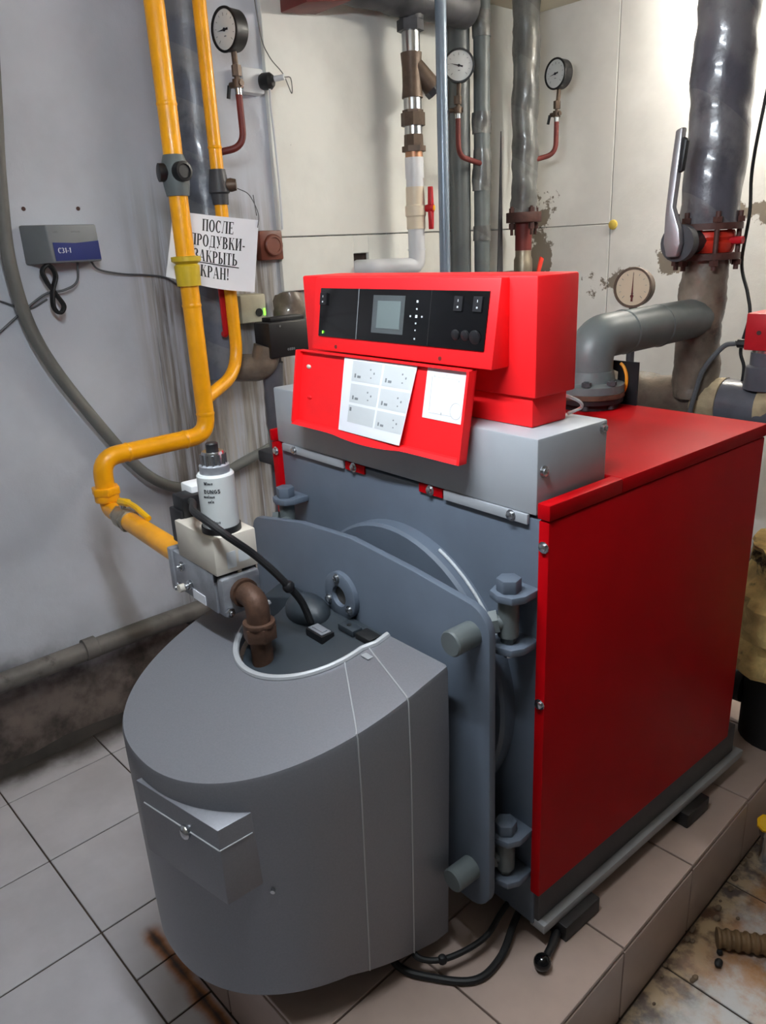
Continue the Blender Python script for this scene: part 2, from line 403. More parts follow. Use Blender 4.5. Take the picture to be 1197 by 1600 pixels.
for i, (loc, ln, wt, c) in enumerate(LAMPS):
    nm = 'warm white tube lamp on the ceiling towards the back wall' if i == 0 else 'cool white pendant tube lamp hanging above the burner'
    lt = thing('ceiling_lamp', nm, 'lamp', (loc[0], loc[1], 2.5), 'ceiling tube lamps')
    zh = loc[2]
    if zh < 2.3:
        for sgx in (-0.2, 0.2): MB().cyl((loc[0] + sgx, loc[1], zh + 0.095), (loc[0] + sgx, loc[1], 2.4995), 0.003, n=6).build('hanging_cord', M['black'], lt)
    MB().box(loc[0] - ln / 2 - 0.03, loc[0] + ln / 2 + 0.03, loc[1] - 0.03, loc[1] + 0.03, zh + 0.055, zh + 0.0995).build('lamp_housing', M['white'], lt, bevel=0.004)
    for sgx in (-1, 1):
        xe = loc[0] + sgx * (ln / 2 + 0.015); MB().box(xe - 0.012, xe + 0.012, loc[1] - 0.016, loc[1] + 0.016, zh - 0.03, zh + 0.056).build('tube_socket', M['white'], lt, bevel=0.002)
    rt_ = 0.019; e_ = NT('lamp_tube_glow'); e_.out((0.9, 0.9, 0.9), 0.5)
    e_.b.inputs['Emission Color'].default_value = (*c, 1); e_.b.inputs['Emission Strength'].default_value = wt / (math.pi * 2 * math.pi * rt_ * ln)
    MB().cyl((loc[0] - ln / 2, loc[1], loc[2]), (loc[0] + ln / 2, loc[1], loc[2]), rt_, n=10).build('lamp_tube', e_.m, lt)

# ================================================================ BOILER
boiler = thing('boiler', 'large floor-standing boiler with red side panels and slate grey front', 'boiler', L(-0.42, 0.37, PZ))
BB().box(-0.815, -0.022, 0.0, 0.70, 0.25, 1.12).build('front_body', M['slate'], boiler, bevel=0.003)
rp = BB().box(-0.022, 0.0, -0.012, 0.735, 0.345, 1.125).build('side_panel', M['red'], boiler, bevel=0.003)
BB().box(-0.84, -0.8155, -0.012, 0.735, 0.345, 1.125).build('side_panel', M['red'], boiler, bevel=0.003)
tp = BB().box(-0.842, 0.002, 0.19, 0.738, 1.127, 1.155).box(-0.024, 0.002, -0.014, 0.19, 1.127, 1.155).box(-0.842, -0.827, -0.014, 0.19, 1.127, 1.155)
tp.build('top_panel', M['red'], boiler, bevel=0.003)
BB().box(-0.80, -0.012, 0.004, 0.80, 0.262, 0.3445).build('skirt', M['skirt'], boiler, bevel=0.002)
for x0, x1 in ((-0.034, 0.004), (-0.82, -0.782)):
    BB().box(x0, x1, 0.004, 0.825, 0.24, 0.261).build('base_rail', M['rail'], boiler, bevel=0.002)
for (x0, x1) in ((-0.05, 0.024), (-0.76, -0.69)):
    for (y0, y1) in ((0.05, 0.165), (0.52, 0.62)):
        BB().box(x0, x1, y0, y1, 0.2003, 0.2395).build('foot', M['black'], boiler, bevel=0.003)
hood = BB().box(-0.823, -0.033, -0.004, 0.186, 1.126, 1.257).build('hood', M['hood'], boiler, bevel=0.004)
for (x0, x1) in ((-0.80, -0.56), (-0.25, -0.05)):
    BB().box(x0, x1, -0.007, 0.0, 1.108, 1.126).build('hood_lip', M['hood'], boiler, bevel=0.001)
for (x0, x1) in ((-0.555, -0.49), (-0.32, -0.256)):
    BB().box(x0, x1, -0.004, 0.0, 1.108, 1.125).build('red_tab', M['red'], boiler)
def screw_mesh(r=0.007, h=0.006):
    return MB().lathe((0, 0, 0), (0, -1, 0), [(0, r * 1.5), (0.0012, r * 1.5), (0.0013, r), (h, r), (h + 0.001, r * 0.7)], 10).mesh('screw', M['chrome'])
SCREW = screw_mesh()
for (x, z, y) in [(-0.82, 1.105, -0.013), (-0.749, 1.117, -0.007), (-0.526, 1.117, -0.004), (-0.288, 1.117, -0.004), (-0.085, 1.117, -0.007), (-0.010, 1.08, -0.012), (-0.010, 0.78, -0.012)]:
    inst('screw', SCREW, L(x, y, z), boiler, (0, 0, ANG))
for (y, z) in [(0.012, 1.20), (0.012, 1.135), (0.172, 1.243)]:
    inst('screw', SCREW, L(-0.033, y, z), boiler, (0, 0, ANG + math.pi / 2))
# round burner flange on the front, with its rope gasket
dcx, dcz, dr = -0.378, 0.725, 0.302
BB().lathe((dcx, 0.0, dcz), (0, -1, 0), [(0, dr), (0.028, dr), (0.034, dr - 0.006)], 72).build('round_flange', M['slate'], boiler)
gp = [(dcx + (dr + 0.003) * math.cos(a), -0.012, dcz + (dr + 0.003) * math.sin(a)) for a in [math.radians(27 + 40 * k / 40) for k in range(41)]]
BB().tube(gp, 0.0032, 8).build('rope_gasket', M['gasket'], boiler)
# door plate (rounded corners, slightly arched top)
def rcorner(cx, cz, r, a0, n=7): return [(cx + r * math.cos(math.radians(a0 + 90 * k / n)), cz + r * math.sin(math.radians(a0 + 90 * k / n))) for k in range(n + 1)]
out = rcorner(-0.10, 0.928, 0.055, 0) + [(-0.24, 0.999), (-0.42, 1.012), (-0.60, 1.0)] + rcorner(-0.77, 0.93, 0.04, 90) + rcorner(-0.755, 0.385, 0.055, 180) + rcorner(-0.10, 0.385, 0.055, 270)
dp = BB().prism([(x, -0.104, z) for x, z in out], [(x, -0.088, z) for x, z in out]).build('door_plate', M['slate'], boiler, bevel=0.002)
BB().lathe((-0.4165, -0.034, 0.66), (0, -1, 0), [(0, 0.21), (0.054, 0.21)], 48).build('door_spacer', M['slate'], boiler)
# sight glass on the door
sg = BB().lathe((-0.452, -0.104, 0.878), (0, -1, 0), [(0.001, 0.052), (0.012, 0.052), (0.014, 0.049), (0.014, 0.023), (0.004, 0.021)], 36, cap=False).build('sight_port', M['slate'], boiler)
BB().lathe((-0.452, -0.104, 0.878), (0, -1, 0), [(0.003, 0.0215), (0.005, 0.0215)], 24).build('sight_glass', mat('sooty_glass', (70, 66, 62), 0.15), sg)
for a in (95, 205, 330):
    inst('screw', SCREW, L(-0.452 + 0.040 * math.cos(math.radians(a)), -0.118, 0.878 + 0.040 * math.sin(math.radians(a))), sg, (0, 0, ANG))
# hinges: two forged lugs, a hex bolt, an eye barrel and the thick pin through the door plate
def hinge(x, y, zp, pinx, m=M['slate'], name='hinge', pin=True):
    zt = zp + 0.055; lugs = []
    for z0 in (zt - 0.002, zp - 0.045):
        h = BB(); lugs.append(h)
        lug = [(x - 0.026, 0.0), (x + 0.034, 0.0), (x + 0.036, y), (x + 0.026, y - 0.022), (x, y - 0.030), (x - 0.024, y - 0.022), (x - 0.032, y)]
        h.prism([(a, b, z0) for a, b in lug], [(a, b, z0 + 0.014) for a, b in lug])
    hg = lugs[0].build(name, m, boiler, bevel=0.002); lugs[1].build('lower_lug', m, hg, bevel=0.002)
    BB().hexa((x, y, zt + 0.012), (x, y, zt + 0.036), 0.022).build('hex_bolt', m, hg, bevel=0.002)
    BB().cyl((x, y, zp - 0.018), (x, y, zt - 0.003), 0.0185).cyl((x, y, zp - 0.03), (x, y, zp - 0.0185), 0.014, n=6).build('eye_barrel', M['greypipe'], hg)
    BB().cyl((x, y, zp - 0.06), (x, y, zp - 0.03), 0.008).build('bolt_shank', M['chrome'], hg)
    BB().tube([(x, y, zp + 0.012), (pinx + 0.006, -0.075, zp + 0.003)], 0.014).hexa((x - 0.012, y - 0.012, zp + 0.008), (x - 0.022, y - 0.022, zp + 0.005), 0.022).build('threaded_eye', M['greypipe'], hg)
    if pin: BB().lathe((pinx, -0.086, zp - 0.003), (0, -1, 0), [(0, 0.0235), (0.068, 0.0235), (0.071, 0.021), (0.0712, 0.012)], 24).build('door_pin', M['greypipe'], hg)
hinge(-0.058, -0.042, 0.930, -0.086)
hinge(-0.060, -0.042, 0.420, -0.092)
hinge(-0.748, -0.042, 0.945, -0.72, pin=False)
hinge(-0.748, -0.042, 0.42, -0.72, pin=False)

# ================================================================ CONTROL UNIT
ctl = thing('control_unit', 'bright red control box with black display panel standing on the grey hood', 'control box', L(-0.4, 0.09, 1.2575))
BB().box(-0.732, -0.078, 0.042, 0.150, 1.309, 1.505).build('housing', M['ctl_red'], ctl, bevel=0.004)
BB().box(-0.722, -0.088, 0.048, 0.140, 1.2575, 1.309).build('housing_base', M['ctl_red'], ctl, bevel=0.003)
def con(x, z, d=0.0):   # point on the slanted console face
    return (x, 0.022 - (1.503 - z) * 0.165 - d, z)
cf = [(-0.652, 1.503), (-0.135, 1.503), (-0.135, 1.357), (-0.652, 1.357)]
BB().prism([con(x, z) for x, z in cf], [(x, 0.043, z) for x, z in cf]).build('console', M['ctl_red'], ctl, bevel=0.003)
pf = [(-0.628, 1.482), (-0.155, 1.482), (-0.155, 1.386), (-0.628, 1.386)]
pan = BB().prism([con(x, z, 0.0025) for x, z in pf], [con(x, z, -0.002) for x, z in pf]).build('display_panel', M['gloss'], ctl, bevel=0.001)
def onpan(name, m, x0, x1, z0, z1, d=0.0032, root=pan, par=None):
    f = [(x0, z1), (x1, z1), (x1, z0), (x0, z0)]
    return BB().prism([con(x, z, d) for x, z in f], [con(x, z, 0.002) for x, z in f]).build(name, m, root)
onpan('panel_joint', M['printd'], -0.4995, -0.4975, 1.386, 1.482, 0.0030)
onpan('panel_joint', M['rubber'], -0.292, -0.2905, 1.386, 1.482, 0.0030)
onpan('screen_bezel', mat('screen_bezel', (70, 74, 76), 0.3), -0.452, -0.36, 1.402, 1.471)
onpan('screen', M['lcd'], -0.437, -0.370, 1.411, 1.461, 0.0040)
for (x, z) in [(-0.615, 1.463), (-0.222, 1.463), (-0.177, 1.463)]:
    onpan('rocker_switch', M['black'], x - 0.010, x + 0.010, z - 0.014, z + 0.010, 0.0055)
    onpan('switch_mark', M['print'], x - 0.0007, x + 0.0007, z + 0.001, z + 0.005, 0.0060)
    onpan('switch_mark', M['print'], x - 0.0016, x + 0.0016, z - 0.009, z - 0.006, 0.0060)
for (x, z, s) in [(-0.326, 1.462, .003), (-0.326, 1.449, .002), (-0.342, 1.436, .002), (-0.326, 1.436, .0035), (-0.311, 1.436, .002), (-0.326, 1.424, .002), (-0.326, 1.412, .0016), (-0.326, 1.397, .0022)]:
    s *= 0.72; onpan('key', M['print'], x - s, x + s, z - s, z + s, 0.0036)
for (x, z, r) in [(-0.222, 1.410, .009), (-0.199, 1.410, .009), (-0.176, 1.408, .012)]:
    c = Vector(con(x, z, 0.002)); BB().lathe(c, (0, -1, -0.165), [(0, r), (0.004, r), (0.005, r * .8)], 16).build('fuse_cap', M['black'], pan)
onpan('led_lamp', M['led'], -0.6125, -0.6108, 1.392, 1.397, 0.0038)
for s in (-0.566, -0.258):
    BB().cyl(con(s, 1.367, -0.001), con(s, 1.367, 0.0012), 0.004, n=10).build('catch_hole', M['redlead'], ctl)
# folded-down flap: a shallow tray hanging from the console
def fl(x, s, d=0.0):   # s: 0 at the hinge .. 1 at the free edge, d: out of the face
    return (x, -0.004 - 0.028 * s - d, 1.355 - 0.158 * s)
def flapbox(x0, x1, s0, s1, d0, d1, mb): return mb.prism([fl(x0, s0, d0), fl(x1, s0, d0), fl(x1, s1, d0), fl(x0, s1, d0)], [fl(x0, s0, d1), fl(x1, s0, d1), fl(x1, s1, d1), fl(x0, s1, d1)])
fx0, fx1 = -0.688, -0.168
fm = BB()
flapbox(fx0, fx1, 0.0, 0.97, -0.003, 0.0, fm)
flapbox(fx0, fx0 + 0.006, 0.0, 0.97, -0.003, 0.016, fm); flapbox(fx1 - 0.006, fx1, 0.0, 1.0, -0.003, 0.016, fm); flapbox(fx0, fx1, 0.0, 0.02, -0.003, 0.008, fm)
nb = 20; lo = []; up = []
for k in range(nb + 1):      # curved lower rim with a finger bulge
    x = fx0 + (fx1 - fx0) * k / nb; q = abs(x + 0.43) / 0.11
    bul = 0.045 * max(0.0, 1 - q * q)
    lo.append((x, 1.0 + bul)); up.append((x, 0.955))
for k in range(nb):
    (xa, sa), (xb, sb) = lo[k], lo[k + 1]
    fm.prism([fl(xa, 0.955, -0.003), fl(xb, 0.955, -0.003), fl(xb, sb, -0.003), fl(xa, sa, -0.003)], [fl(xa, 0.955, 0.010), fl(xb, 0.955, 0.010), fl(xb, sb, 0.016), fl(xa, sa, 0.016)])
flap = fm.build('flap', M['ctl_red'], ctl, ang=30)
for (x, s) in ((-0.655, 0.22), (-0.645, 0.62)):
    BB().sphere(fl(x, s, 0.001), 0.006, 10, (1.4, 0.5, 0.8)).build('flap_stud', M['ctl_red'] if s > .5 else M['beige'], flap)
# folded leaflet and sticker inside the flap
def sheet(pts, m, name, root, th=0.0012, d=0.004):
    return BB().prism([fl(x, s, d) for x, s in pts], [fl(x, s, d + th) for x, s in pts]).build(name, m, root)
lf = thing('leaflet', 'white printed leaflet with six grey picture fields tucked in the red flap', 'leaflet', L(-0.42, -0.03, 1.21))
def lq(u, v): # leaflet coordinates 0..1 -> flap coordinates, slightly skewed and bowed off the flap
    x = -0.527 + 0.218 * u + 0.004 * v - 0.02 * v * u; s = 0.03 + 0.91 * v
    return x, s, 0.003 + 0.012 * v * (0.4 + 0.6 * u)
def lface(u0, u1, v0, v1, m, name, root, e=0.0012, n=6):
    mb = BB()
    for i in range(n):
        va, vb = v0 + (v1 - v0) * i / n, v0 + (v1 - v0) * (i + 1) / n
        q = [lq(u0, va), lq(u1, va), lq(u1, vb), lq(u0, vb)]
        mb.prism([fl(x, s, d + e - 0.0012) for x, s, d in q], [fl(x, s, d + e) for x, s, d in q])
    return mb.build(name, m, root)
pg = lface(0, 1, 0, 1, M['paper'], 'page', lf)
for ci, (u0, u1) in enumerate(((0.14, 0.56), (0.59, 0.99))):
    for ri, (v0, v1) in enumerate(((0.03, 0.30), (0.335, 0.59), (0.625, 0.86))):
        lface(u0, u1, v0, v1, M['print'], 'picture_field', lf, 0.0016, 3)
        if (ci, ri) != (0, 2):
            for (a, b, ww, hh) in ((0.10, 0.62, 0.05, 0.2), (0.2, 0.70, 0.12, 0.12), (0.62, 0.3, 0.04, 0.08), (0.75, 0.45, 0.04, 0.1), (0.66, 0.7, 0.04, 0.06)):
                ua, vb = u0 + (u1 - u0) * a, v0 + (v1 - v0) * b
                lface(ua, ua + (u1 - u0) * ww, vb, vb + (v1 - v0) * hh, M['printd'], 'print_mark', lf, 0.0019, 1)
        else: lface(u0 + 0.02, u0 + 0.05, v0 + 0.03, v0 + 0.08, M['printd'], 'print_mark', lf, 0.0019, 1)
stk = sheet([(-0.284, 0.03), (-0.186, 0.03), (-0.183, 0.59), (-0.286, 0.59)], M['paper'], 'sticker', flap, 0.001, 0.0002)
for (x, s, ww, hh) in ((-0.265, 0.1, 0.002, 0.03), (-0.235, 0.08, 0.002, 0.02), (-0.204, 0.13, 0.002, 0.02), (-0.265, 0.12, 0.06, 0.004), (-0.270, 0.52, 0.06, 0.004), (-0.27, 0.12, 0.001, 0.38), (-0.24, 0.5, 0.003, 0.03)):
    sheet([(x, s), (x + ww, s), (x + ww, s + hh), (x, s + hh)], M['faint'], 'print_mark', stk, 0.0004, 0.0012)
cp = [(-0.203 + 0.014 * math.cos(a), 0.46 + 0.088 * math.sin(a)) for a in [2 * math.pi * k / 24 for k in range(25)]]
BB().tube([fl(x, s, 0.0013) for x, s in cp], 0.0005, 5).build('print_mark', M['faint'], stk)
BB().tube(spline([(-0.10, 0.141, 1.30), (-0.085, 0.17, 1.285), (-0.09, 0.185, 1.27), (-0.10, 0.16, 1.262)]), 0.003, 8).build('cable_loop', M['white'], ctl)

# ================================================================ BURNER
burner = thing('burner', 'burner under a rounded silver-grey cover bolted to the boiler door', 'burner', L(-0.4165, -0.35, 0.24))
CX = -0.4165
def ztop(y): return 0.862 + 0.245 * (y + 0.14)
def outer(n=64):
    """plan of the cover: right rear corner round the front to the left rear corner"""
    w, wl_, y0, b, e = 0.302, 0.286, -0.215, 0.378, 2.25; pts = []
    for y in (-0.135, -0.155, -0.175, -0.195): pts.append((w, y))
    for k in range(n + 1):
        a = math.pi * k / n; c, s = math.cos(a), math.sin(a)
        pts.append(((w if c > 0 else wl_) * math.copysign(abs(c) ** (2 / e), c), y0 - b * abs(s) ** (2 / e)))
    for y in (-0.195, -0.175, -0.155, -0.135): pts.append((-wl_, y))
    return pts
def inner_pts(n=40):
    w, y0, b, cx = 0.152, -0.19, 0.165, -0.022; pts = []
    for y in (-0.135, -0.165): pts.append((cx + w + 0.012, y))
    for k in range(n + 1):
        a = math.pi * k / n; pts.append((cx + w * math.cos(a), y0 - b * math.sin(a)))
    for y in (-0.165, -0.135): pts.append((cx - w - 0.012, y))
    return pts
OUT = outer(); INN = inner_pts()
def resample(pts, n):
    P = [Vector((x, y, 0)) for x, y in pts]; d = [0]
    for i in range(1, len(P)): d.append(d[-1] + (P[i] - P[i - 1]).length)
    res = []
    for k in range(n):
        t_ = d[-1] * k / (n - 1); i = max(j for j in range(len(d)) if d[j] <= t_ + 1e-9); i = min(i, len(P) - 2)
        q = (t_ - d[i]) / max(1e-9, d[i + 1] - d[i]); p = P[i].lerp(P[i + 1], q); res.append((p.x, p.y))
    return res
NS = 121
OR = resample(OUT, NS); IR = resample(INN, NS)
zb = 0.25
def zbot(y): return 0.245 + 0.055 * min(1, max(0, (-0.17 - y) / 0.2))
def taper(x, y, z):   # the cover narrows towards the bottom
    q = min(1, max(0, (0.70 - z) / 0.45)); yc = -0.14
    if z <= zb + 1e-6: z = zbot(y)
    return (CX + x * (1 - 0.045 * q), yc + (y - yc) * (1 - 0.01 * q), z)
def shell(i0, i1, name):
    """cover segment between two stations of the outline (closed hollow-looking slab)"""
    mb = BB(); th = 0.012
    vs = []; fs = []
    O = OR[i0:i1 + 1]; I = IR[i0:i1 + 1]
    m = len(O); rows = []
    hz = [zb, 0.36, 0.46, 0.56, 0.64, 0.70]
    for z in hz: rows.append([taper(x, y, z) for x, y in O])
    rows.append([(CX + x, y, ztop(y) - 0.008) for x, y in O])
    rows.append([(CX + x * 0.992, y + (0.0025 if y < -0.2 else 0), ztop(y) - 0.001) for x, y in O])
    rows.append([(CX + x * 0.975, y * 0.985, ztop(y)) for x, y in O])
    rows.append([(CX + ix, iy, ztop(iy)) for ix, iy in I])
    rows.append([(CX + ix, iy, ztop(iy) - 0.03) for ix, iy in I])
    # inner skin
    rows.append([(CX + x * 0.95, y * 0.96, ztop(y) - 0.02) for x, y in O])
    rows.append([tuple(a * 0.95 + b * 0.05 for a, b in zip(taper(x, y, zb), (CX, -0.14, zbot(y)))) for x, y in O])
    R = len(rows)
    for r in rows: vs += r
    for j in range(R):
        k = (j + 1) % R
        for i in range(m - 1): fs.append((j * m + i, j * m + i + 1, k * m + i + 1, k * m + i))
    fs.append(tuple(j * m for j in range(R))); fs.append(tuple(j * m + m - 1 for j in range(R)))
    mb.add(vs, fs); return mb.build(name, M['silver'], burner, ang=38)
def station(yv, right=True):
    rng = range(NS // 2) if right else range(NS - 1, NS // 2, -1)
    for i in rng:
        if OR[i][1] <= yv: return i
a1, a2 = station(-0.222), station(-0.322)
b1, b2 = station(-0.222, False), station(-0.322, False)
shell(0, a1, 'cover_rear_side'); shell(a1, a2, 'cover_middle_side'); b0 = station(-0.27, False); shell(a2, b0, 'cover_front')
def seam(i):
    x, y = OR[i]; ix, iy = IR[i]
    path = [taper(x * 1.002, y, z) for z in (zb, 0.36, 0.46, 0.56, 0.64, 0.70)] + [(CX + x * 1.002, y, ztop(y) - 0.006), (CX + x * 0.992, y, ztop(y) + 0.0004), (CX + x * 0.95 + ix * 0.05, y * 0.95 + iy * 0.05, ztop(y * 0.95 + iy * 0.05) + 0.0005), (CX + ix, iy, ztop(iy) + 0.0005)]
    BB().tube(path, 0.0014, 6).build('seam', M['rim'], burner)
for i in (a1, a2): seam(i)
rim = [(CX + x, y, ztop(y) + 0.001) for x, y in IR[:b0 + 1]]
BB().tube(rim, 0.0065, 8).build('opening_rim', M['rim'], burner)
# moulded burner head inside the opening
bi = [(CX + 0.97 * (x + 0.022) - 0.022, max(-0.34, y * 0.97)) for x, y in resample(INN, 31)]
bi = [(x, y) for x, y in bi]
tops = [(x, y, ztop(y) - 0.032) for x, y in bi]; bots = [(x, y, 0.40) for x, y in bi]
# extend back to the door plate
tops = [(CX + 0.19, -0.108, 0.838)] + tops + [(CX - 0.27, -0.17, 0.815), (CX - 0.27, -0.108, 0.838)]; bots = [(CX + 0.19, -0.108, 0.40)] + bots + [(CX - 0.27, -0.17, 0.40), (CX - 0.27, -0.108, 0.40)]
bh = BB().prism(bots, tops).build('burner_head', M['burner_dark'], burner, bevel=0.004)
BB().sphere((-0.525, -0.150, 0.828), 0.055, 24, (1.15, 0.75, 0.72)).build('motor_dome', M['burner_dark'], burner)
sk_ = BB().box(-0.462, -0.405, -0.20, -0.168, 0.815, 0.832).build('socket', M['black'], burner, bevel=0.002)
BB().box(-0.458, -0.410, -0.196, -0.172, 0.8322, 0.8335).box(-0.452, -0.416, -0.19, -0.178, 0.834, 0.836).build('socket_frame', M['zinc'], burner)
BB().box(-0.415, -0.365, -0.152, -0.127, 0.828, 0.842).build('terminal_cover', M['burner_dark'], burner, bevel=0.002)
BB().cyl((-0.392, -0.140, 0.842), (-0.392, -0.140, 0.8435), 0.005, n=10).build('screw_hole', M['rubber'], burner)
BB().box(-0.362, -0.315, -0.150, -0.118, 0.826, 0.8405).build('recess_shade_block', M['rubber'], burner, bevel=0.003)  # raised black block; its colour stands in for a dark recess
BB().box(-0.272, -0.25, -0.205, -0.192, ztop(-0.2) + 0.0005, ztop(-0.2) + 0.003).build('cover_catch', M['rim'], burner, bevel=0.001)
# inspection box on the front of the cover
A_, B_, C_ = (-0.405, -0.6035), (-0.198, -0.558), (-0.198, -0.44)
fb = BB().prism([(A_[0], A_[1], 0.562), (B_[0], B_[1], 0.562), (C_[0], C_[1], 0.562), (A_[0], -0.50, 0.562)], [(A_[0], A_[1], 0.712), (B_[0], B_[1], 0.712), (C_[0], C_[1], 0.712), (A_[0], -0.50, 0.712)])
ib = fb.build('inspection_box', M['silver'], burner, bevel=0.0015)
def onbox(q): return (A_[0] + (B_[0] - A_[0]) * q, A_[1] + (B_[1] - A_[1]) * q - 0.0015)
p1, p2 = onbox(0.08), onbox(1.0)
BB().tube([(*p1, 0.674), (*p2, 0.674)], 0.0013, 6).tube([(p2[0] + 0.001, p2[1], 0.674), (p2[0] + 0.001, -0.50, 0.674)], 0.0013, 6).build('box_seam', M['rim'], ib)
kp = onbox(0.62)
BB().sphere((kp[0], kp[1] - 0.003, 0.671), 0.013, 16, (1, 0.6, 1)).build('latch_knob', M['chrome'], ib)
BB().cyl((-0.188, -0.48, 0.548), (-0.184, -0.484, 0.548), 0.004, n=10).build('screw', M['chrome'], burner)
# two black cables from the burner to the boiler, lying on the plinth
c1 = thing('burner_cable', 'thick black cable looping on the plinth between burner and boiler', 'cable', L(-0.1, -0.15, PZ))
BB().tube(spline([(-0.20, -0.26, 0.30), (-0.18, -0.25, 0.235), (-0.154, -0.244, 0.213), (-0.112, -0.220, 0.208), (-0.040, -0.155, 0.208), (-0.036, -0.083, 0.212), (-0.062, -0.01, 0.23), (-0.085, 0.06, 0.245)]), 0.0075, 10).build('cable_jacket', M['rubber'], c1)
c2 = thing('burner_cable', 'thinner black cable with a clip above the looping one on the plinth', 'cable', L(-0.1, -0.12, PZ))
BB().tube(spline([(-0.20, -0.20, 0.32), (-0.15, -0.215, 0.262), (-0.123, -0.220, 0.245), (-0.09, -0.175, 0.238), (-0.072, -0.090, 0.240), (-0.085, -0.022, 0.25), (-0.10, 0.05, 0.252)]), 0.006, 10).build('cable_jacket', M['rubber'], c2)
BB().sphere((-0.094, -0.185, 0.239), 0.0105, 10).build('cable_clip', M['black'], c2)
# rod with ball end under the corner
rod = thing('lever_rod', 'black rod with a round ball end poking out under the boiler corner', 'rod', L(0.02, 0.0, PZ))
BB().tube([(0.029, -0.028, 0.216), (0.018, 0.01, 0.216), (0.004, 0.045, 0.216)], [0.008, 0.008, 0.010], 12).build('rod_shaft', M['black'], rod)
BB().sphere((0.029, -0.032, 0.218), 0.0175, 18).build('ball_end', M['gloss'], rod)

# ================================================================ LETTERING (bold serif strokes)
TT, HH = 0.21, 0.085
def _r(x0, y0, x1, y1): return [(x0, y0), (x1, y0), (x1, y1), (x0, y1)]
def _stem(x): return [_r(x, 0, x + TT, 1), _r(x - .06, 0, x + TT + .06, .05), _r(x - .06, .95, x + TT + .06, 1)]
def _diag(x0, y0, x1, y1, t): return [[(x0, y0), (x0 + t, y0), (x1 + t, y1), (x1, y1)]]
def _arc(cx, cy, rx, ry, a0, a1, tx=TT, ty=HH, n=14):
    o = []
    for k in range(n):
        p = [math.radians(a0 + (a1 - a0) * q / n) for q in (k, k + 1)]
        o.append([(cx + rx * math.cos(p[0]), cy + ry * math.sin(p[0])), (cx + rx * math.cos(p[1]), cy + ry * math.sin(p[1])),
                  (cx + (rx - tx) * math.cos(p[1]), cy + (ry - ty) * math.sin(p[1])), (cx + (rx - tx) * math.cos(p[0]), cy + (ry - ty) * math.sin(p[0]))])
    return o
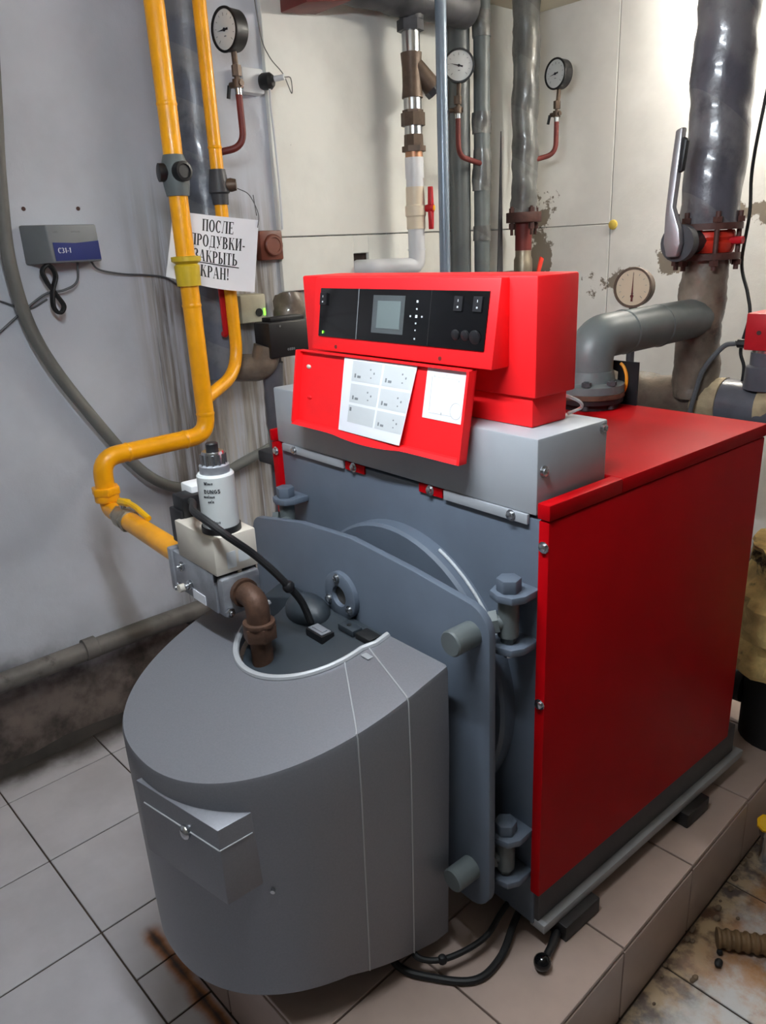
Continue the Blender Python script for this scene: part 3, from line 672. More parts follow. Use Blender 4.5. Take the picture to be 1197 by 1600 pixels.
GL = {
 'П': (.86, _stem(.07) + _stem(.58) + [_r(.05, .94, .8, 1)]),
 'Н': (.86, _stem(.07) + _stem(.58) + [_r(.2, .47, .6, .53)]),
 'И': (.86, _stem(.07) + _stem(.58) + _diag(.2, .12, .54, .8, .07)),
 'Л': (.84, _stem(.56) + [_r(.22, .94, .7, 1)] + _diag(.10, .03, .26, .95, .06) + [_r(.0, 0, .16, .1)]),
 'Д': (.90, [_r(.56, .05, .56 + TT, 1), _r(.22, .94, .72, 1)] + _diag(.14, .05, .26, .95, .06) + [_r(.02, 0, .86, .07), _r(.02, -.2, .08, .05), _r(.80, -.2, .86, .05)]),
 'Е': (.72, _stem(.07) + [_r(.07, .94, .66, 1), _r(.07, 0, .66, .06), _r(.2, .48, .5, .54), _r(.60, .8, .66, 1), _r(.60, 0, .66, .22), _r(.46, .4, .5, .62)]),
 'Р': (.74, _stem(.07) + _arc(.34, .73, .36, .27, -90, 90) + [_r(.2, .94, .36, 1), _r(.2, .46, .36, .52)]),
 'В': (.78, _stem(.07) + _arc(.34, .75, .32, .25, -90, 90) + _arc(.34, .26, .38, .27, -90, 90) + [_r(.2, .94, .36, 1), _r(.2, .47, .36, .53), _r(.2, 0, .36, .06)]),
 'Ь': (.74, _stem(.07) + _arc(.34, .27, .36, .27, -90, 90) + [_r(.2, .48, .36, .54), _r(.2, 0, .36, .06)]),
 'Ы': (1.02, _stem(.07) + _arc(.32, .27, .32, .27, -90, 90) + [_r(.2, .48, .34, .54), _r(.2, 0, .34, .06)] + _stem(.76)),
 'Т': (.78, _stem(.3) + [_r(.02, .94, .74, 1), _r(.02, .76, .07, 1), _r(.69, .76, .74, 1)]),
 'К': (.84, _stem(.07) + _diag(.26, .5, .58, .95, .06) + _diag(.62, 0, .3, .6, .19) + [_r(.5, .95, .76, 1), _r(.52, 0, .86, .05)]),
 'У': (.80, _diag(.36, .3, .06, 1, .2) + _diag(.2, .0, .62, 1, .06) + [_r(.0, .95, .32, 1), _r(.52, .95, .78, 1), _r(.12, 0, .3, .12)]),
 'О': (.84, _arc(.41, .5, .4, .52, 0, 360, n=26)),
 'С': (.78, _arc(.41, .5, .4, .52, 48, 312, n=20) + [_r(.64, .72, .70, 1)]),
 'З': (.66, _arc(.28, .76, .30, .26, -90, 150) + _arc(.28, .26, .34, .28, -150, 90)),
 'А': (.86, _diag(.06, 0, .36, 1, .06) + _diag(.58, 0, .32, 1, .2) + [_r(.2, .3, .6, .36), _r(.0, 0, .22, .05), _r(.5, 0, .86, .05)]),
 '!': (.4, [[(.15, .28), (.25, .28), (.3, 1), (.1, 1)]] + _arc(.2, .1, .1, .1, 0, 360, .1, .1, 10)),
 '-': (.4, [_r(.05, .32, .35, .42)]), '1': (.5, [_r(.2, 0, .2 + TT, 1), _r(.06, .78, .2, .86)]), ' ': (.4, []),
 'D': (.84, [_r(.05, 0, .05 + TT, 1)] + _arc(.30, .5, .46, .5, -90, 90, TT, .16) + [_r(.05, .84, .3, 1), _r(.05, 0, .3, .16)]),
 'U': (.80, [_r(.05, .3, .05 + TT, 1), _r(.56, .3, .56 + TT, 1)] + _arc(.39, .34, .34, .34, 180, 360, TT, .16)),
 'N': (.84, [_r(.05, 0, .05 + TT, 1), _r(.60, 0, .60 + TT, 1)] + _diag(.56, 0, .06, 1, .18)),
 'G': (.86, _arc(.42, .5, .38, .5, 50, 330, TT, .16, 18) + [_r(.45, .4, .8, .54), _r(.63, .1, .8, .5)]),
 'S': (.72, _arc(.34, .74, .30, .26, 20, 270, TT, .14) + _arc(.34, .27, .32, .27, -160, 90, TT, .14)),
 'x': (.5, [_r(.05, 0, .2, .6), _r(.3, 0, .45, .6), _r(.05, .5, .45, .62)]), 'l': (.3, [_r(.08, 0, .22, 1)]), 'o': (.55, _arc(.25, .3, .24, .3, 0, 360, .13, .13, 12)),
}
def text_len(s, gap=.06): return sum(GL[c][0] + gap for c in s)
def write(mb, s, x, y, size, fmap, gap=.06, sx=1.0):
    """adds lettering: fmap(u, v, d) gives a 3D point, u to the right, v up, d out of the surface"""
    for c in s:
        wd, polys = GL[c]
        for p in polys:
            q = [(x + px * size * sx, y + py * size) for px, py in p]
            mb.prism([fmap(u, v, 0.0) for u, v in q], [fmap(u, v, 1.0) for u, v in q])
        x += (wd + gap) * size * sx
    return mb

# ================================================================ GAS VALVE BLOCK
gv = thing('gas_valve_block', 'beige and zinc gas valve block with an upright grey solenoid above the burner', 'gas valve', L(-0.63, -0.30, 0.88))
vc = -0.297
BB().box(-0.735, -0.552, vc - 0.046, vc + 0.046, 0.882, 0.968).box(-0.60, -0.545, vc - 0.034, vc + 0.034, 0.872, 0.90).build('metal_body', M['zinc'], gv, bevel=0.003)
BB().box(-0.70, -0.534, vc - 0.047, vc + 0.047, 0.968, 1.046).build('cover', M['beige'], gv, bevel=0.003)
BB().box(-0.552, -0.548, vc - 0.047, vc + 0.047, 0.952, 0.968).build('seal', M['black'], gv)
BB().box(-0.755, -0.7355, vc - 0.05, vc + 0.05, 0.872, 0.972).build('inlet_flange', M['zinc'], gv, bevel=0.004)
BB().box(-0.551, -0.526, vc - 0.043, vc + 0.043, 0.884, 0.962).build('outlet_flange', M['zinc'], gv, bevel=0.006)
def hexm(r, h): return MB().hexa((0, 0, 0), (h, 0, 0), r).cyl((h, 0, 0), (h + 0.006, 0, 0), r * 0.5, n=10).mesh('hex_bolt', M['chrome'], bevel=0.001)
HB = hexm(0.0105, 0.008)
for (y, z) in ((vc - 0.034, 0.892), (vc + 0.036, 0.905)): inst('hex_bolt', HB, L(-0.526, y, z), gv, (0, 0, ANG))
for (x, z) in ((-0.69, 0.945), (-0.66, 0.912), (-0.715, 0.89)): inst('hex_bolt', HB, L(x, vc - 0.046, z), gv, (0, 0, ANG - math.pi / 2))
BB().cyl((-0.70, vc - 0.046, 0.893), (-0.70, vc - 0.058, 0.893), 0.009, n=12).build('test_plug', M['beige'], gv)
BB().cyl((-0.54, vc + 0.005, 0.962), (-0.54, vc + 0.005, 0.978), 0.0055, n=10).cyl((-0.54, vc + 0.005, 0.978), (-0.54, vc + 0.005, 0.985), 0.0035, n=10).build('test_nipple', M['brass'], gv)
BB().box(-0.655, -0.60, vc - 0.0475, vc - 0.0462, 0.884, 0.905).build('paper_label', M['paper'], gv)
BB().box(-0.5345, -0.5335, vc - 0.022, vc - 0.002, 0.978, 1.012).box(-0.5345, -0.5335, vc + 0.004, vc + 0.028, 0.985, 1.010).build('type_label', M['print'], gv)
sx_, sy_ = -0.575, vc - 0.004
so = BB().lathe((sx_, sy_, 1.056), (0, 0, 1), [(0, 0.036), (0.104, 0.036), (0.108, 0.033)], 40).build('solenoid', M['solenoid'], gv)
BB().lathe((sx_, sy_, 1.046), (0, 0, 1), [(0, 0.0385), (0.012, 0.0385), (0.0125, 0.036)], 32).build('solenoid_seat', M['black'], gv)
BB().lathe((sx_, sy_, 1.163), (0, 0, 1), [(0, 0.029), (0.016, 0.029), (0.018, 0.024)], 32).build('collar_ring', M['zinc'], gv)
kn = BB()
kn.lathe((sx_, sy_, 1.178), (0, 0, 1), [(0, 0.022), (0.024, 0.022), (0.028, 0.02)], 24)
for k in range(12):
    a = 2 * math.pi * k / 12; kn.cyl((sx_ + 0.022 * math.cos(a), sy_ + 0.022 * math.sin(a), 1.18), (sx_ + 0.022 * math.cos(a), sy_ + 0.022 * math.sin(a), 1.201), 0.0035, n=8)
kn.build('adjusting_knob', M['chrome'], gv)
BB().lathe((sx_, sy_, 1.202), (0, 0, 1), [(0, 0.012), (0.018, 0.012), (0.020, 0.010)], 16).build('knob_cap', M['black'], gv)
def solmap(u, v, d):
    a = math.radians(-62) + u / 0.036; r = 0.0361 + 0.0006 * d
    return (sx_ + r * math.cos(a), sy_ + r * math.sin(a), 1.056 + v)
tx = BB()
write(tx, 'DUNGS', -0.004, 0.075, 0.0075, solmap); write(tx, 'Nlxox', -0.002, 0.092, 0.006, solmap); write(tx, 'xoxlxox', -0.006, 0.066, 0.006, solmap); write(tx, 'oxlx', 0.002, 0.056, 0.006, solmap); write(tx, 'Nlxox', 0.004, 0.014, 0.006, solmap)
tx.build('lettering', M['ink'], so)
cn = BB().box(-0.745, -0.69, vc - 0.036, vc + 0.036, 0.985, 1.062).box(-0.735, -0.685, vc - 0.03, vc + 0.03, 1.046, 1.092).build('plug_housing', M['black'], gv, bevel=0.004)
BB().box(-0.752, -0.70, vc + 0.0, vc + 0.045, 1.064, 1.106).build('white_plug', M['white'], gv, bevel=0.004)
vcab = thing('valve_cable', 'black cable running from the gas valve plug down to the burner', 'cable', L(-0.5, -0.25, 0.85))
BB().tube(spline([(-0.69, vc - 0.01, 1.080), (-0.655, -0.318, 1.086), (-0.60, -0.343, 1.088), (-0.535, -0.347, 1.083), (-0.500, -0.325, 1.055), (-0.498, -0.283, 1.012), (-0.482, -0.253, 0.973), (-0.470, -0.228, 0.935), (-0.468, -0.200, 0.890), (-0.470, -0.180, 0.835)]), 0.0075, 10).build('cable_jacket', M['rubber'], vcab)
BB().sphere((-0.470, -0.225, 0.930), 0.013, 10).build('cable_plug', M['black'], vcab)
ge = thing('gas_elbow', 'rusty brown elbow pipe leading from the valve block down into the burner', 'pipe', L(-0.475, -0.30, 0.62))
BB().tube(fillet([(-0.526, vc, 0.925), (-0.474, vc, 0.925), (-0.474, vc, 0.86)], 0.045), 0.0235, 18).tube([(-0.527, vc, 0.925), (-0.515, vc, 0.925)], 0.029, 18).build('elbow', M['rust'], ge)
BB().hexa((-0.474, vc, 0.842), (-0.474, vc, 0.872), 0.034).cyl((-0.474, vc, 0.87), (-0.474, vc, 0.88), 0.032).build('union_nut', M['rust'], ge, bevel=0.002)
BB().cyl((-0.474, vc, 0.60), (-0.474, vc, 0.842), 0.0215).build('nipple_pipe', M['rust'], ge)

# ================================================================ YELLOW GAS PIPE
gx, gy, gz = -2.05, 1.169, 1.035
gas = thing('gas_pipe', 'yellow painted gas pipe coming down the wall and bending to the gas valve', 'pipe', (gx, gy, 0.93))
inlet = L(-0.757, vc, 0.925)
dv = Vector((gx, 0.826, 0.885)); dirv = (inlet - dv).normalized()
MB().tube(fillet([(gx, gy, 2.499), (gx, gy, gz), (gx, 0.824, gz), (gx, 0.824, 0.925)], [0.06, 0.06]), 0.0265, 20).build('main_pipe', M['yellow'], gas)
MB().tube(fillet([Vector((gx, 0.824, 0.945)), dv, dv + dirv * 0.11], 0.045), 0.024, 18).build('lower_elbow', M['yellow'], gas)
MB().tube([dv + dirv * 0.19, inlet], 0.0255, 18).build('inlet_pipe', M['yellow'], gas)
MB().hexa((gx, 0.824, 0.930), (gx, 0.824, 0.952), 0.041).cyl((gx, 0.824, 0.910), (gx, 0.824, 0.932), 0.034).build('union_nut', M['yellow'], gas, bevel=0.003)
for z in (1.945, 1.10, 1.42): MB().lathe((gx, gy, z), (0, 0, 1), [(-0.006, 0.0266), (0, 0.0285), (0.006, 0.0266)], 20).build('weld_seam', M['yellow'], gas)
for y in (1.09, 0.905): MB().lathe((gx, y, gz), (0, 1, 0), [(-0.005, 0.0266), (0, 0.0285), (0.005, 0.0266)], 20).build('weld_seam', M['yellow'], gas)
MB().lathe((gx, gy, 1.475), (0, 0, 1), [(0, 0.034), (0.055, 0.036), (0.06, 0.030), (0.068, 0.042), (0.08, 0.042), (0.082, 0.027)], 24).build('coupling', mat('yellow_coupling', (206, 176, 40), 0.45), gas)
bv = MB().tube([dv + dirv * 0.10, dv + dirv * 0.125], 0.031, 6).tube([dv + dirv * 0.12, dv + dirv * 0.175], 0.030, 16).tube([dv + dirv * 0.17, dv + dirv * 0.195], 0.032, 6).build('ball_valve', M['brass'], gas, bevel=0.002)
vmid = dv + dirv * 0.145
MB().cyl(vmid + Vector((0, 0, 0.028)), vmid + Vector((0, 0, 0.05)), 0.008).build('valve_stem', M['chrome'], bv)
lv = MB().tube(spline([vmid + Vector((-0.01, 0, 0.046)), vmid + Vector((0.04, -0.002, 0.053)), vmid + Vector((0.085, -0.002, 0.050)), vmid + Vector((0.155, -0.004, 0.036))]), [0.011] * 9 + [0.0075] * 16, 8)
lv.build('lever', M['ylever'], bv)
# shut-off cock with two black caps
ck = MB().lathe((gx, gy, 1.715), (0, 0, 1), [(0, 0.031), (0.03, 0.036), (0.07, 0.038), (0.09, 0.033), (0.105, 0.028)], 20).build('cock_body', M['greypipe'], gas)
MB().lathe((gx + 0.018, gy - 0.004, 1.775), (0.86, 0.1, 0.0), [(0, 0.020), (0.012, 0.026), (0.034, 0.026), (0.036, 0.019), (0.032, 0.017)], 22).build('cock_cap', M['black'], ck)
MB().lathe((gx, gy - 0.022, 1.775), (-0.25, -0.95, 0.0), [(0, 0.018), (0.01, 0.024), (0.026, 0.024), (0.028, 0.018)], 22).build('cock_cap', M['black'], ck)
# branch pipe joining from behind
qx, qy = -2.165, 1.378
MB().tube(fillet([(qx, qy, 2.499), (qx, qy, 1.19), (gx - 0.012, gy + 0.012, 1.140)], 0.13, 12), 0.020, 18).build('branch_pipe', M['yellow'], gas)
MB().lathe((qx, qy, 1.86), (0, 0, 1), [(-0.005, 0.0201), (0, 0.022), (0.005, 0.0201)], 18).build('weld_seam', M['yellow'], gas)
bc = MB().lathe((qx, qy, 1.70), (0, 0, 1), [(0, 0.024), (0.03, 0.026), (0.035, 0.032), (0.06, 0.03), (0.10, 0.024)], 18).build('cock_body', M['darkpipe'], gas)
MB().lathe((qx + 0.012, qy + 0.012, 1.755), (0.6, 0.75, 0), [(0, 0.016), (0.02, 0.02), (0.036, 0.016)], 16).build('cock_cap', M['bronze'], bc)
# ------------------------------------------------ paper sign hung behind the yellow pipe
sgn = thing('paper_sign', 'white paper sheet lettered in black Cyrillic hung between the yellow pipes', 'sign', (-2.115, 1.3, 1.45))
c00, c10, c11, c01 = Vector((-2.112, 1.134, 1.503)), Vector((-2.112, 1.440, 1.438)), Vector((-2.112, 1.474, 1.652)), Vector((-2.112, 1.180, 1.681))
def sgmap(u, v, d):    # u,v 0..1
    p = c00 * (1 - u) * (1 - v) + c10 * u * (1 - v) + c11 * u * v + c01 * (1 - u) * v
    return p + Vector((0.0008 * d + 0.006 * math.sin(u * 5.2 + v * 2.0) - 0.004, 0, -0.01 * math.sin(math.pi * u) * (1 - v)))
mb = MB(); n1, n2 = 18, 8
vs = [sgmap(i / n1, j / n2, d) for d in (0, 1) for j in range(n2 + 1) for i in range(n1 + 1)]
q = (n1 + 1) * (n2 + 1); fs = []
for j in range(n2):
    for i in range(n1):
        a = j * (n1 + 1) + i; fs.append((a, a + 1, a + n1 + 2, a + n1 + 1)); fs.append((q + a, q + a + 1, q + a + n1 + 2, q + a + n1 + 1))
mb.add(vs, fs); sh = mb.build('sheet', M['paper'], sgn)
ltr = MB()
for s, x, y, sz in (('ПОСЛЕ', 0.345, 0.775, 0.165), ('ПРОДУВКИ-', 0.205, 0.56, 0.165), ('ЗАКРЫТЬ', 0.255, 0.347, 0.165), ('КРАН!', 0.34, 0.135, 0.165)):
    write(ltr, s, x, y, sz, lambda u, v, d: sgmap(u, v, 1.05 + 0.35 * d), sx=0.53)
ltr.prism([sgmap(u, v, 1.05) for u, v in ((.265, .315), (.80, .315), (.80, .329), (.265, .329))], [sgmap(u, v, 1.4) for u, v in ((.265, .315), (.80, .315), (.80, .329), (.265, .329))])
ltr.build('lettering', M['ink'], sgn)
MB().tube(spline([(-2.13, 1.42, 1.745), (-2.12, 1.455, 1.725), (-2.11, 1.475, 1.67), (-2.108, 1.466, 1.63)]), 0.0014, 6).tube([(-2.11, 1.462, 1.725), (-2.109, 1.467, 1.665)], 0.0014, 6).build('hanging_wire', M['darkpipe'], sgn)

# ================================================================ PIPES ALONG THE LEFT WALL
def wrapped(mb, a, b, r, amp=0.004, n=28, rings=40, seed=1):
    """lumpy film-wrapped pipe"""
    a, b = Vector(a), Vector(b); rn = random.Random(seed); ph = [rn.random() * 6 for _ in range(6)]
    ax = (b - a); Ln = ax.length; ax.normalize(); u = ax.orthogonal().normalized(); v = ax.cross(u); vs = []; fs = []
    for i in range(rings + 1):
        h = Ln * i / rings
        for k in range(n):
            t_ = 2 * math.pi * k / n
            rr = r + amp * (math.sin(h * 31 + ph[0] + 2 * t_) * .5 + math.sin(h * 17 + ph[1] - t_) * .4 + math.sin(h * 73 + ph[2] + 3 * t_) * .3) + amp * .6 * (rn.random() - .5)
            vs.append(a + ax * h + (u * math.cos(t_) + v * math.sin(t_)) * rr)
    for i in range(rings):
        for k in range(n): fs.append((i * n + k, i * n + (k + 1) % n, (i + 1) * n + (k + 1) % n, (i + 1) * n + k))
    fs.append(tuple(range(n))); fs.append(tuple(rings * n + k for k in range(n)))
    return mb.add(vs, fs)
def film(name, rgb, rgb2, bandscale=7.0):
    t = NT(name); X, Y, Z = t.xyz()
    ws = t.math('FRACT', t.math('ADD', t.math('MULTIPLY', Z, bandscale), t.math('MULTIPLY', t.math('ADD', X, Y), 2.2)))
    bnd = t.ramp(t.math('ADD', ws, t.math('MULTIPLY', t.math('SUBTRACT', t.noise(9, 4.0), 0.5), 0.5)), 0.40, 0.62)
    col = t.mix(bnd, lin(rgb), lin(rgb2)); col = t.mix(t.ramp(t.noise(13, 5.0, .6), .45, .75), col, tuple(x * 0.6 for x in lin(rgb)))
    m_ = t.out(col, 0.32, 0.0, t.noise(24, 5.0, .6), 0.55, 0.004); t.b.inputs['Coat Weight'].default_value = 0.5; t.b.inputs['Coat Roughness'].default_value = 0.12
    return m_
M['film'] = film('film_wrap_blue', (98, 104, 118), (116, 120, 128))
M['film2'] = film('film_wrap_grey', (98, 99, 98), (112, 114, 113), 5.0)
M['film3'] = film('film_wrap_dark', (84, 83, 92), (104, 102, 106), 4.0)
r1 = thing('wrapped_riser', 'blue-grey film-wrapped riser pipe between the two yellow gas pipes', 'pipe', (-2.27, 1.389, 0.3))
wrapped(MB(), (-2.27, 1.389, 1.16), (-2.27, 1.389, 2.499), 0.064, seed=4).build('wrapped_pipe', M['film'], r1)
MB().tube(fillet([(-2.27, 1.389, 1.30), (-2.27, 1.389, 1.19), (-2.16, 1.475, 1.19), (-2.15, 1.49, 1.26)], 0.06), 0.046, 16).build('wrapped_elbow', M['wrapb'], r1)
MB().box(-2.185, -2.178, 1.345, 1.365, 1.31, 1.50).sphere((-2.19, 1.356, 1.312), 0.012, 12).build('red_lever', M['redpl'], r1, bevel=0.002)
dp_ = thing('drop_pipe', 'dark grey wrapped pipe dropping behind the black actuator', 'pipe', (-2.17, 1.515, 0.0))
wrapped(MB(), (-2.17, 1.515, 0.002), (-2.17, 1.515, 1.20), 0.036, 0.003, seed=8).build('wrapped_pipe', M['wrapd'], dp_)
MB().box(-2.20, -2.11, 1.44, 1.58, 0.86, 0.905).build('pipe_clamp', M['darkpipe'], dp_, bevel=0.008)
act = thing('valve_actuator', 'black box-shaped valve actuator beside the red control box', 'actuator', (-2.15, 1.5, 1.21))
MB().box(-2.19, -2.10, 1.468, 1.66, 1.222, 1.338).build('case', M['black'], act, bevel=0.006)
MB().box(-2.17, -2.12, 1.49, 1.63, 1.336, 1.352).build('case_lid', M['black'], act, bevel=0.003)
MB().cyl((-2.165, 1.515, 1.19), (-2.165, 1.515, 1.224), 0.03).build('mount', M['darkpipe'], act)
MB().cyl((-2.099, 1.51, 1.325), (-2.096, 1.51, 1.325), 0.004, n=10).build('screw', M['chrome'], act)
lt_ = MB(); write(lt_, 'oxxo', 1.535, 1.242, 0.014, lambda u, v, d: (-2.0998 + 0.0006 * d, u, v)); lt_.build('lettering', M['printd'], act)
bb = thing('small_sensor_box', 'small pale beige box with black button and green lamp below the sign', 'box', (-2.31, 1.55, 1.32))
MB().box(XW + 0.0005, -2.30, 1.50, 1.605, 1.325, 1.42).build('case', M['olive'], bb, bevel=0.006)
MB().cyl((-2.30, 1.572, 1.358), (-2.296, 1.572, 1.358), 0.014).build('button', M['black'], bb)
MB().box(-2.30, -2.297, 1.592, 1.598, 1.347, 1.37).build('lamp', M['led'], bb)
bg = thing('plastic_bag', 'crumpled brown and clear film bundle hanging under the wall board', 'wrapping', (-2.3, 1.7, 1.2))
wrapped(MB(), (-2.27, 1.68, 1.22), (-2.30, 1.70, 1.41), 0.05, 0.012, 18, 10, 5).build('film_bundle', M['wrapb'], bg)
nv = tag(MB().prism([(-2.25, 1.775, 1.40), (-2.25, 1.845, 1.40), (-2.25, 1.86, 1.30), (-2.25, 1.83, 1.34)], [(-2.22, 1.775, 1.40), (-2.22, 1.845, 1.40), (-2.22, 1.86, 1.30), (-2.22, 1.83, 1.34)]).build('valve_grip', M['navy'], bevel=0.003), 'dark blue plastic grip just left of the red control box', 'grip')
# brown junction box
jb = thing('junction_box', 'square brown wall box with round lid right of the paper sign', 'junction box', (-2.37, 1.70, 1.52))
MB().box(XW + 0.0002, -2.345, 1.636, 1.734, 1.528, 1.628).build('base', M['brownbox'], jb, bevel=0.006)
MB().lathe((-2.345, 1.69, 1.578), (1, 0, 0), [(0, 0.038), (0.008, 0.037), (0.011, 0.033), (0.011, 0.026), (0.009, 0.025)], 28).build('round_lid', M['brownbox'], jb)
# gauge with siphon
def gauge(label, c, nrm, tubepts, r=0.056, cream=False, needle=180, cock=True, depth=0.048, group='pressure gauges on the wall pipes', nm='pressure_gauge', casem=None):
    c = Vector(c); nrm = Vector(nrm).normalized(); right = Vector((0, 0, 1)).cross(nrm).normalized(); up = nrm.cross(right)
    g = thing(nm, label, 'gauge', tuple(Vector(tubepts[-1])) if tubepts else tuple(c - Vector((0, 0, r))), group)
    MB().lathe(c, -nrm, [(0.006, r * 0.93), (0, r * 0.95), (0, r * 1.06), (0.004, r * 1.08), (0.012, r * 1.03), (depth, r * 1.0), (depth + 0.004, r * 0.92)], 36, cap=False).lathe(c, -nrm, [(depth - 0.002, r * 0.95), (depth + 0.004, r * 0.92)], 36).build('case', casem or M['black'], g)
    d = MB().lathe(c, -nrm, [(0.004, r * 0.94), (0.007, r * 0.94)], 36).build('dial', M['dialc'] if cream else M['dial'], g)
    tk = MB()
    for k in range(11):
        a = math.radians(225 - 27 * k); p = c - nrm * 0.0036 + (right * math.cos(a) + up * math.sin(a)) * r * 0.78; q_ = (right * math.cos(a) + up * math.sin(a)) * r * (0.10 if k % 5 else 0.16)
        tk.tube([p, p - q_], 0.0008, 4)
    tk.tube([c - nrm * 0.0036 - up * r * .3 - right * .004, c - nrm * 0.0036 - up * r * .3 + right * .004], 0.0018, 4)
    tk.build('scale', M['printd'], d)
    a = math.radians(needle); nd = right * math.cos(a) + up * math.sin(a); ns = nrm.cross(nd); b0 = c - nrm * 0.0025
    if cream: b0 = b0 - up * r * 0.45
    ln = r * (1.25 if cream else 0.62)
    MB().prism([b0 - nd * r * .28 + ns * .0032, b0 - nd * r * .28 - ns * .0032, b0 + nd * ln], [p + nrm * 0.0008 for p in (b0 - nd * r * .28 + ns * .0032, b0 - nd * r * .28 - ns * .0032, b0 + nd * ln)]).cyl(b0, b0 + nrm * 0.002, 0.005, n=12).build('needle', M['needle_red'] if cream else M['ink'], d)
    if tubepts:
        T = [Vector(p) for p in tubepts]; top = T[0]; cb = c - nrm * depth * 0.6
        MB().cyl(cb - up * r * 0.9, Vector((top.x, top.y, top.z)), 0.009, n=12).build('stem', M['bronze'], g)
        if cock:
            hx = MB().hexa(top + Vector((0, 0, 0.02)), top + Vector((0, 0, 0.05)), 0.015).cyl(top - Vector((0, 0, 0.012)), top + Vector((0, 0, 0.012)), 0.016, n=14).tube([top - right * 0.034, top + right * 0.02], 0.009, 10).build('cock', M['bronze'], g)
            MB().tube([top - right * 0.036 + nrm * 0.004, top - right * 0.044 + nrm * 0.006 - Vector((0, 0, 0.035))], 0.006, 8).build('cock_lever', M['black'], hx)
            MB().cyl(top - Vector((0, 0, 0.03)), top - Vector((0, 0, 0.01)), 0.011, n=12).build('thread_nipple', M['chrome'], g)
            T[0] = top - Vector((0, 0, 0.025))
        MB().tube(fillet(T, 0.055, 8), 0.0105, 14).build('siphon_tube', M['redlead'], g)
    return g
gauge('black pressure gauge beside the yellow pipe at upper left', (-2.19, 1.468, 2.185), (0.10, -0.99, -0.04), [(-2.19, 1.500, 2.045), (-2.19, 1.502, 1.87), (-2.255, 1.40, 1.85)], needle=180)
gauge('white-faced pressure gauge partly hidden behind the blue-grey post', (-2.19, 2.525, 2.20), (0.66, -0.75, 0.0), [(-2.215, 2.545, 2.05), (-2.215, 2.545, 1.885), (-2.235, 2.705, 1.865)], needle=165)
gauge('black pressure gauge in the corner right of the film-wrapped pipe', (-2.1, 3.03, 2.205), (-0.16, -0.98, 0.0), [(-2.1, 3.052, 2.055), (-2.1, 3.052, 1.90), (-2.175, 2.965, 1.875)], needle=190)

# socket with plug
so_ = thing('wall_socket', 'white wall socket with a round black plug high on the left wall', 'socket', (-2.37, 1.66, 2.05))
MB().box(XW + 0.0002, -2.335, 1.62, 1.705, 2.055, 2.13).build('socket_case', M['white'], so_, bevel=0.006)
pl_ = thing('power_plug', 'black plug with white collar pushed into the wall socket', 'plug', (-2.33, 1.72, 2.05))
MB().lathe((-2.334, 1.690, 2.09), (0.85, 0.5, 0.0), [(0, 0.021), (0.01, 0.026), (0.035, 0.026), (0.045, 0.018), (0.046, 0.010)], 20).build('plug_body', M['black'], pl_)
MB().cyl((-2.29, 1.716, 2.095), (-2.26, 1.733, 2.097), 0.009).build('strain_relief', M['white'], pl_)
MB().tube(spline([(-2.30, 1.70, 2.065), (-2.33, 1.72, 2.02), (-2.345, 1.735, 1.95), (-2.352, 1.745, 1.80), (-2.355, 1.745, 1.63)]), 0.004, 8).build('plug_cord', M['white'], pl_)
tag(MB().tube(spline([(-2.26, 1.735, 2.097), (-2.28, 1.775, 2.10), (-2.30, 1.79, 2.06), (-2.32, 1.775, 2.12), (-2.33, 1.73, 2.17), (-2.35, 1.715, 2.25), (-2.36, 1.70, 2.498)]), 0.0018, 6).build('thin_wire', M['conduit']), 'thin grey wire looping from the plug up to the ceiling', 'wire')

# gas alarm
al = thing('gas_alarm', 'grey gas alarm box with a blue label on the left wall', 'alarm', (-2.34, 0.95, 1.555))
MB().prism([(XW, 0.838, 1.553), (XW, 1.046, 1.553), (-2.315, 1.040, 1.555), (-2.295, 0.886, 1.555)], [(XW, 0.838, 1.660), (XW, 1.046, 1.660), (-2.315, 1.036, 1.657), (-2.295, 0.882, 1.657)]).build('case', M['alarm'], al, bevel=0.004)
def alm(u, v, d): return Vector((-2.295 - 0.02 * u + 0.0006 + 0.0008 * d, 0.886 + 0.154 * u, 1.556 + v))
lb = MB().prism([alm(u, v, 0) for u, v in ((.06, .004), (.985, .004), (.975, .056), (.5, .051), (.05, .054))], [alm(u, v, 1) for u, v in ((.06, .004), (.985, .004), (.975, .056), (.5, .051), (.05, .054))]).build('blue_label', M['blue'], al)
tx = MB(); write(tx, 'СЗ1-1', 0.13, 0.025, 0.014, lambda u, v, d: alm(0.13 + (u - 0.13) * 6.0, v, 1.1 + 0.5 * d)); tx.build('lettering', M['white'], lb)
tx = MB(); write(tx, 'xlox', 0.10, 0.080, 0.006, lambda u, v, d: alm(0.1 + (u - 0.1) * 7.0, v, 0.2 + 0.5 * d)); write(tx, 'oxxlxoxx', 0.15, 0.080, 0.006, lambda u, v, d: alm(0.1 + (u - 0.1) * 7.0, v, 0.2 + 0.5 * d)); tx.build('small_print', M['printd'], al)
ac = thing('alarm_cord', 'coiled black cord bundle hanging under the gas alarm', 'cord', (-2.35, 0.885, 1.41))
lp = MB()
for k in range(4):
    dx = 0.006 * k; lp.tube(spline([(-2.345 + dx, 0.875, 1.50), (-2.345 + dx, 0.866, 1.535), (-2.34 + dx, 0.886, 1.55), (-2.34 + dx, 0.900, 1.52), (-2.34 + dx, 0.884, 1.48), (-2.34 + dx, 0.878, 1.435), (-2.34 + dx, 0.893, 1.415), (-2.34 + dx, 0.908, 1.435), (-2.345 + dx, 0.892, 1.47), (-2.345 + dx, 0.875, 1.50)], 6), 0.0042, 7)
lp.build('cord_bundle', M['rubber'], ac)
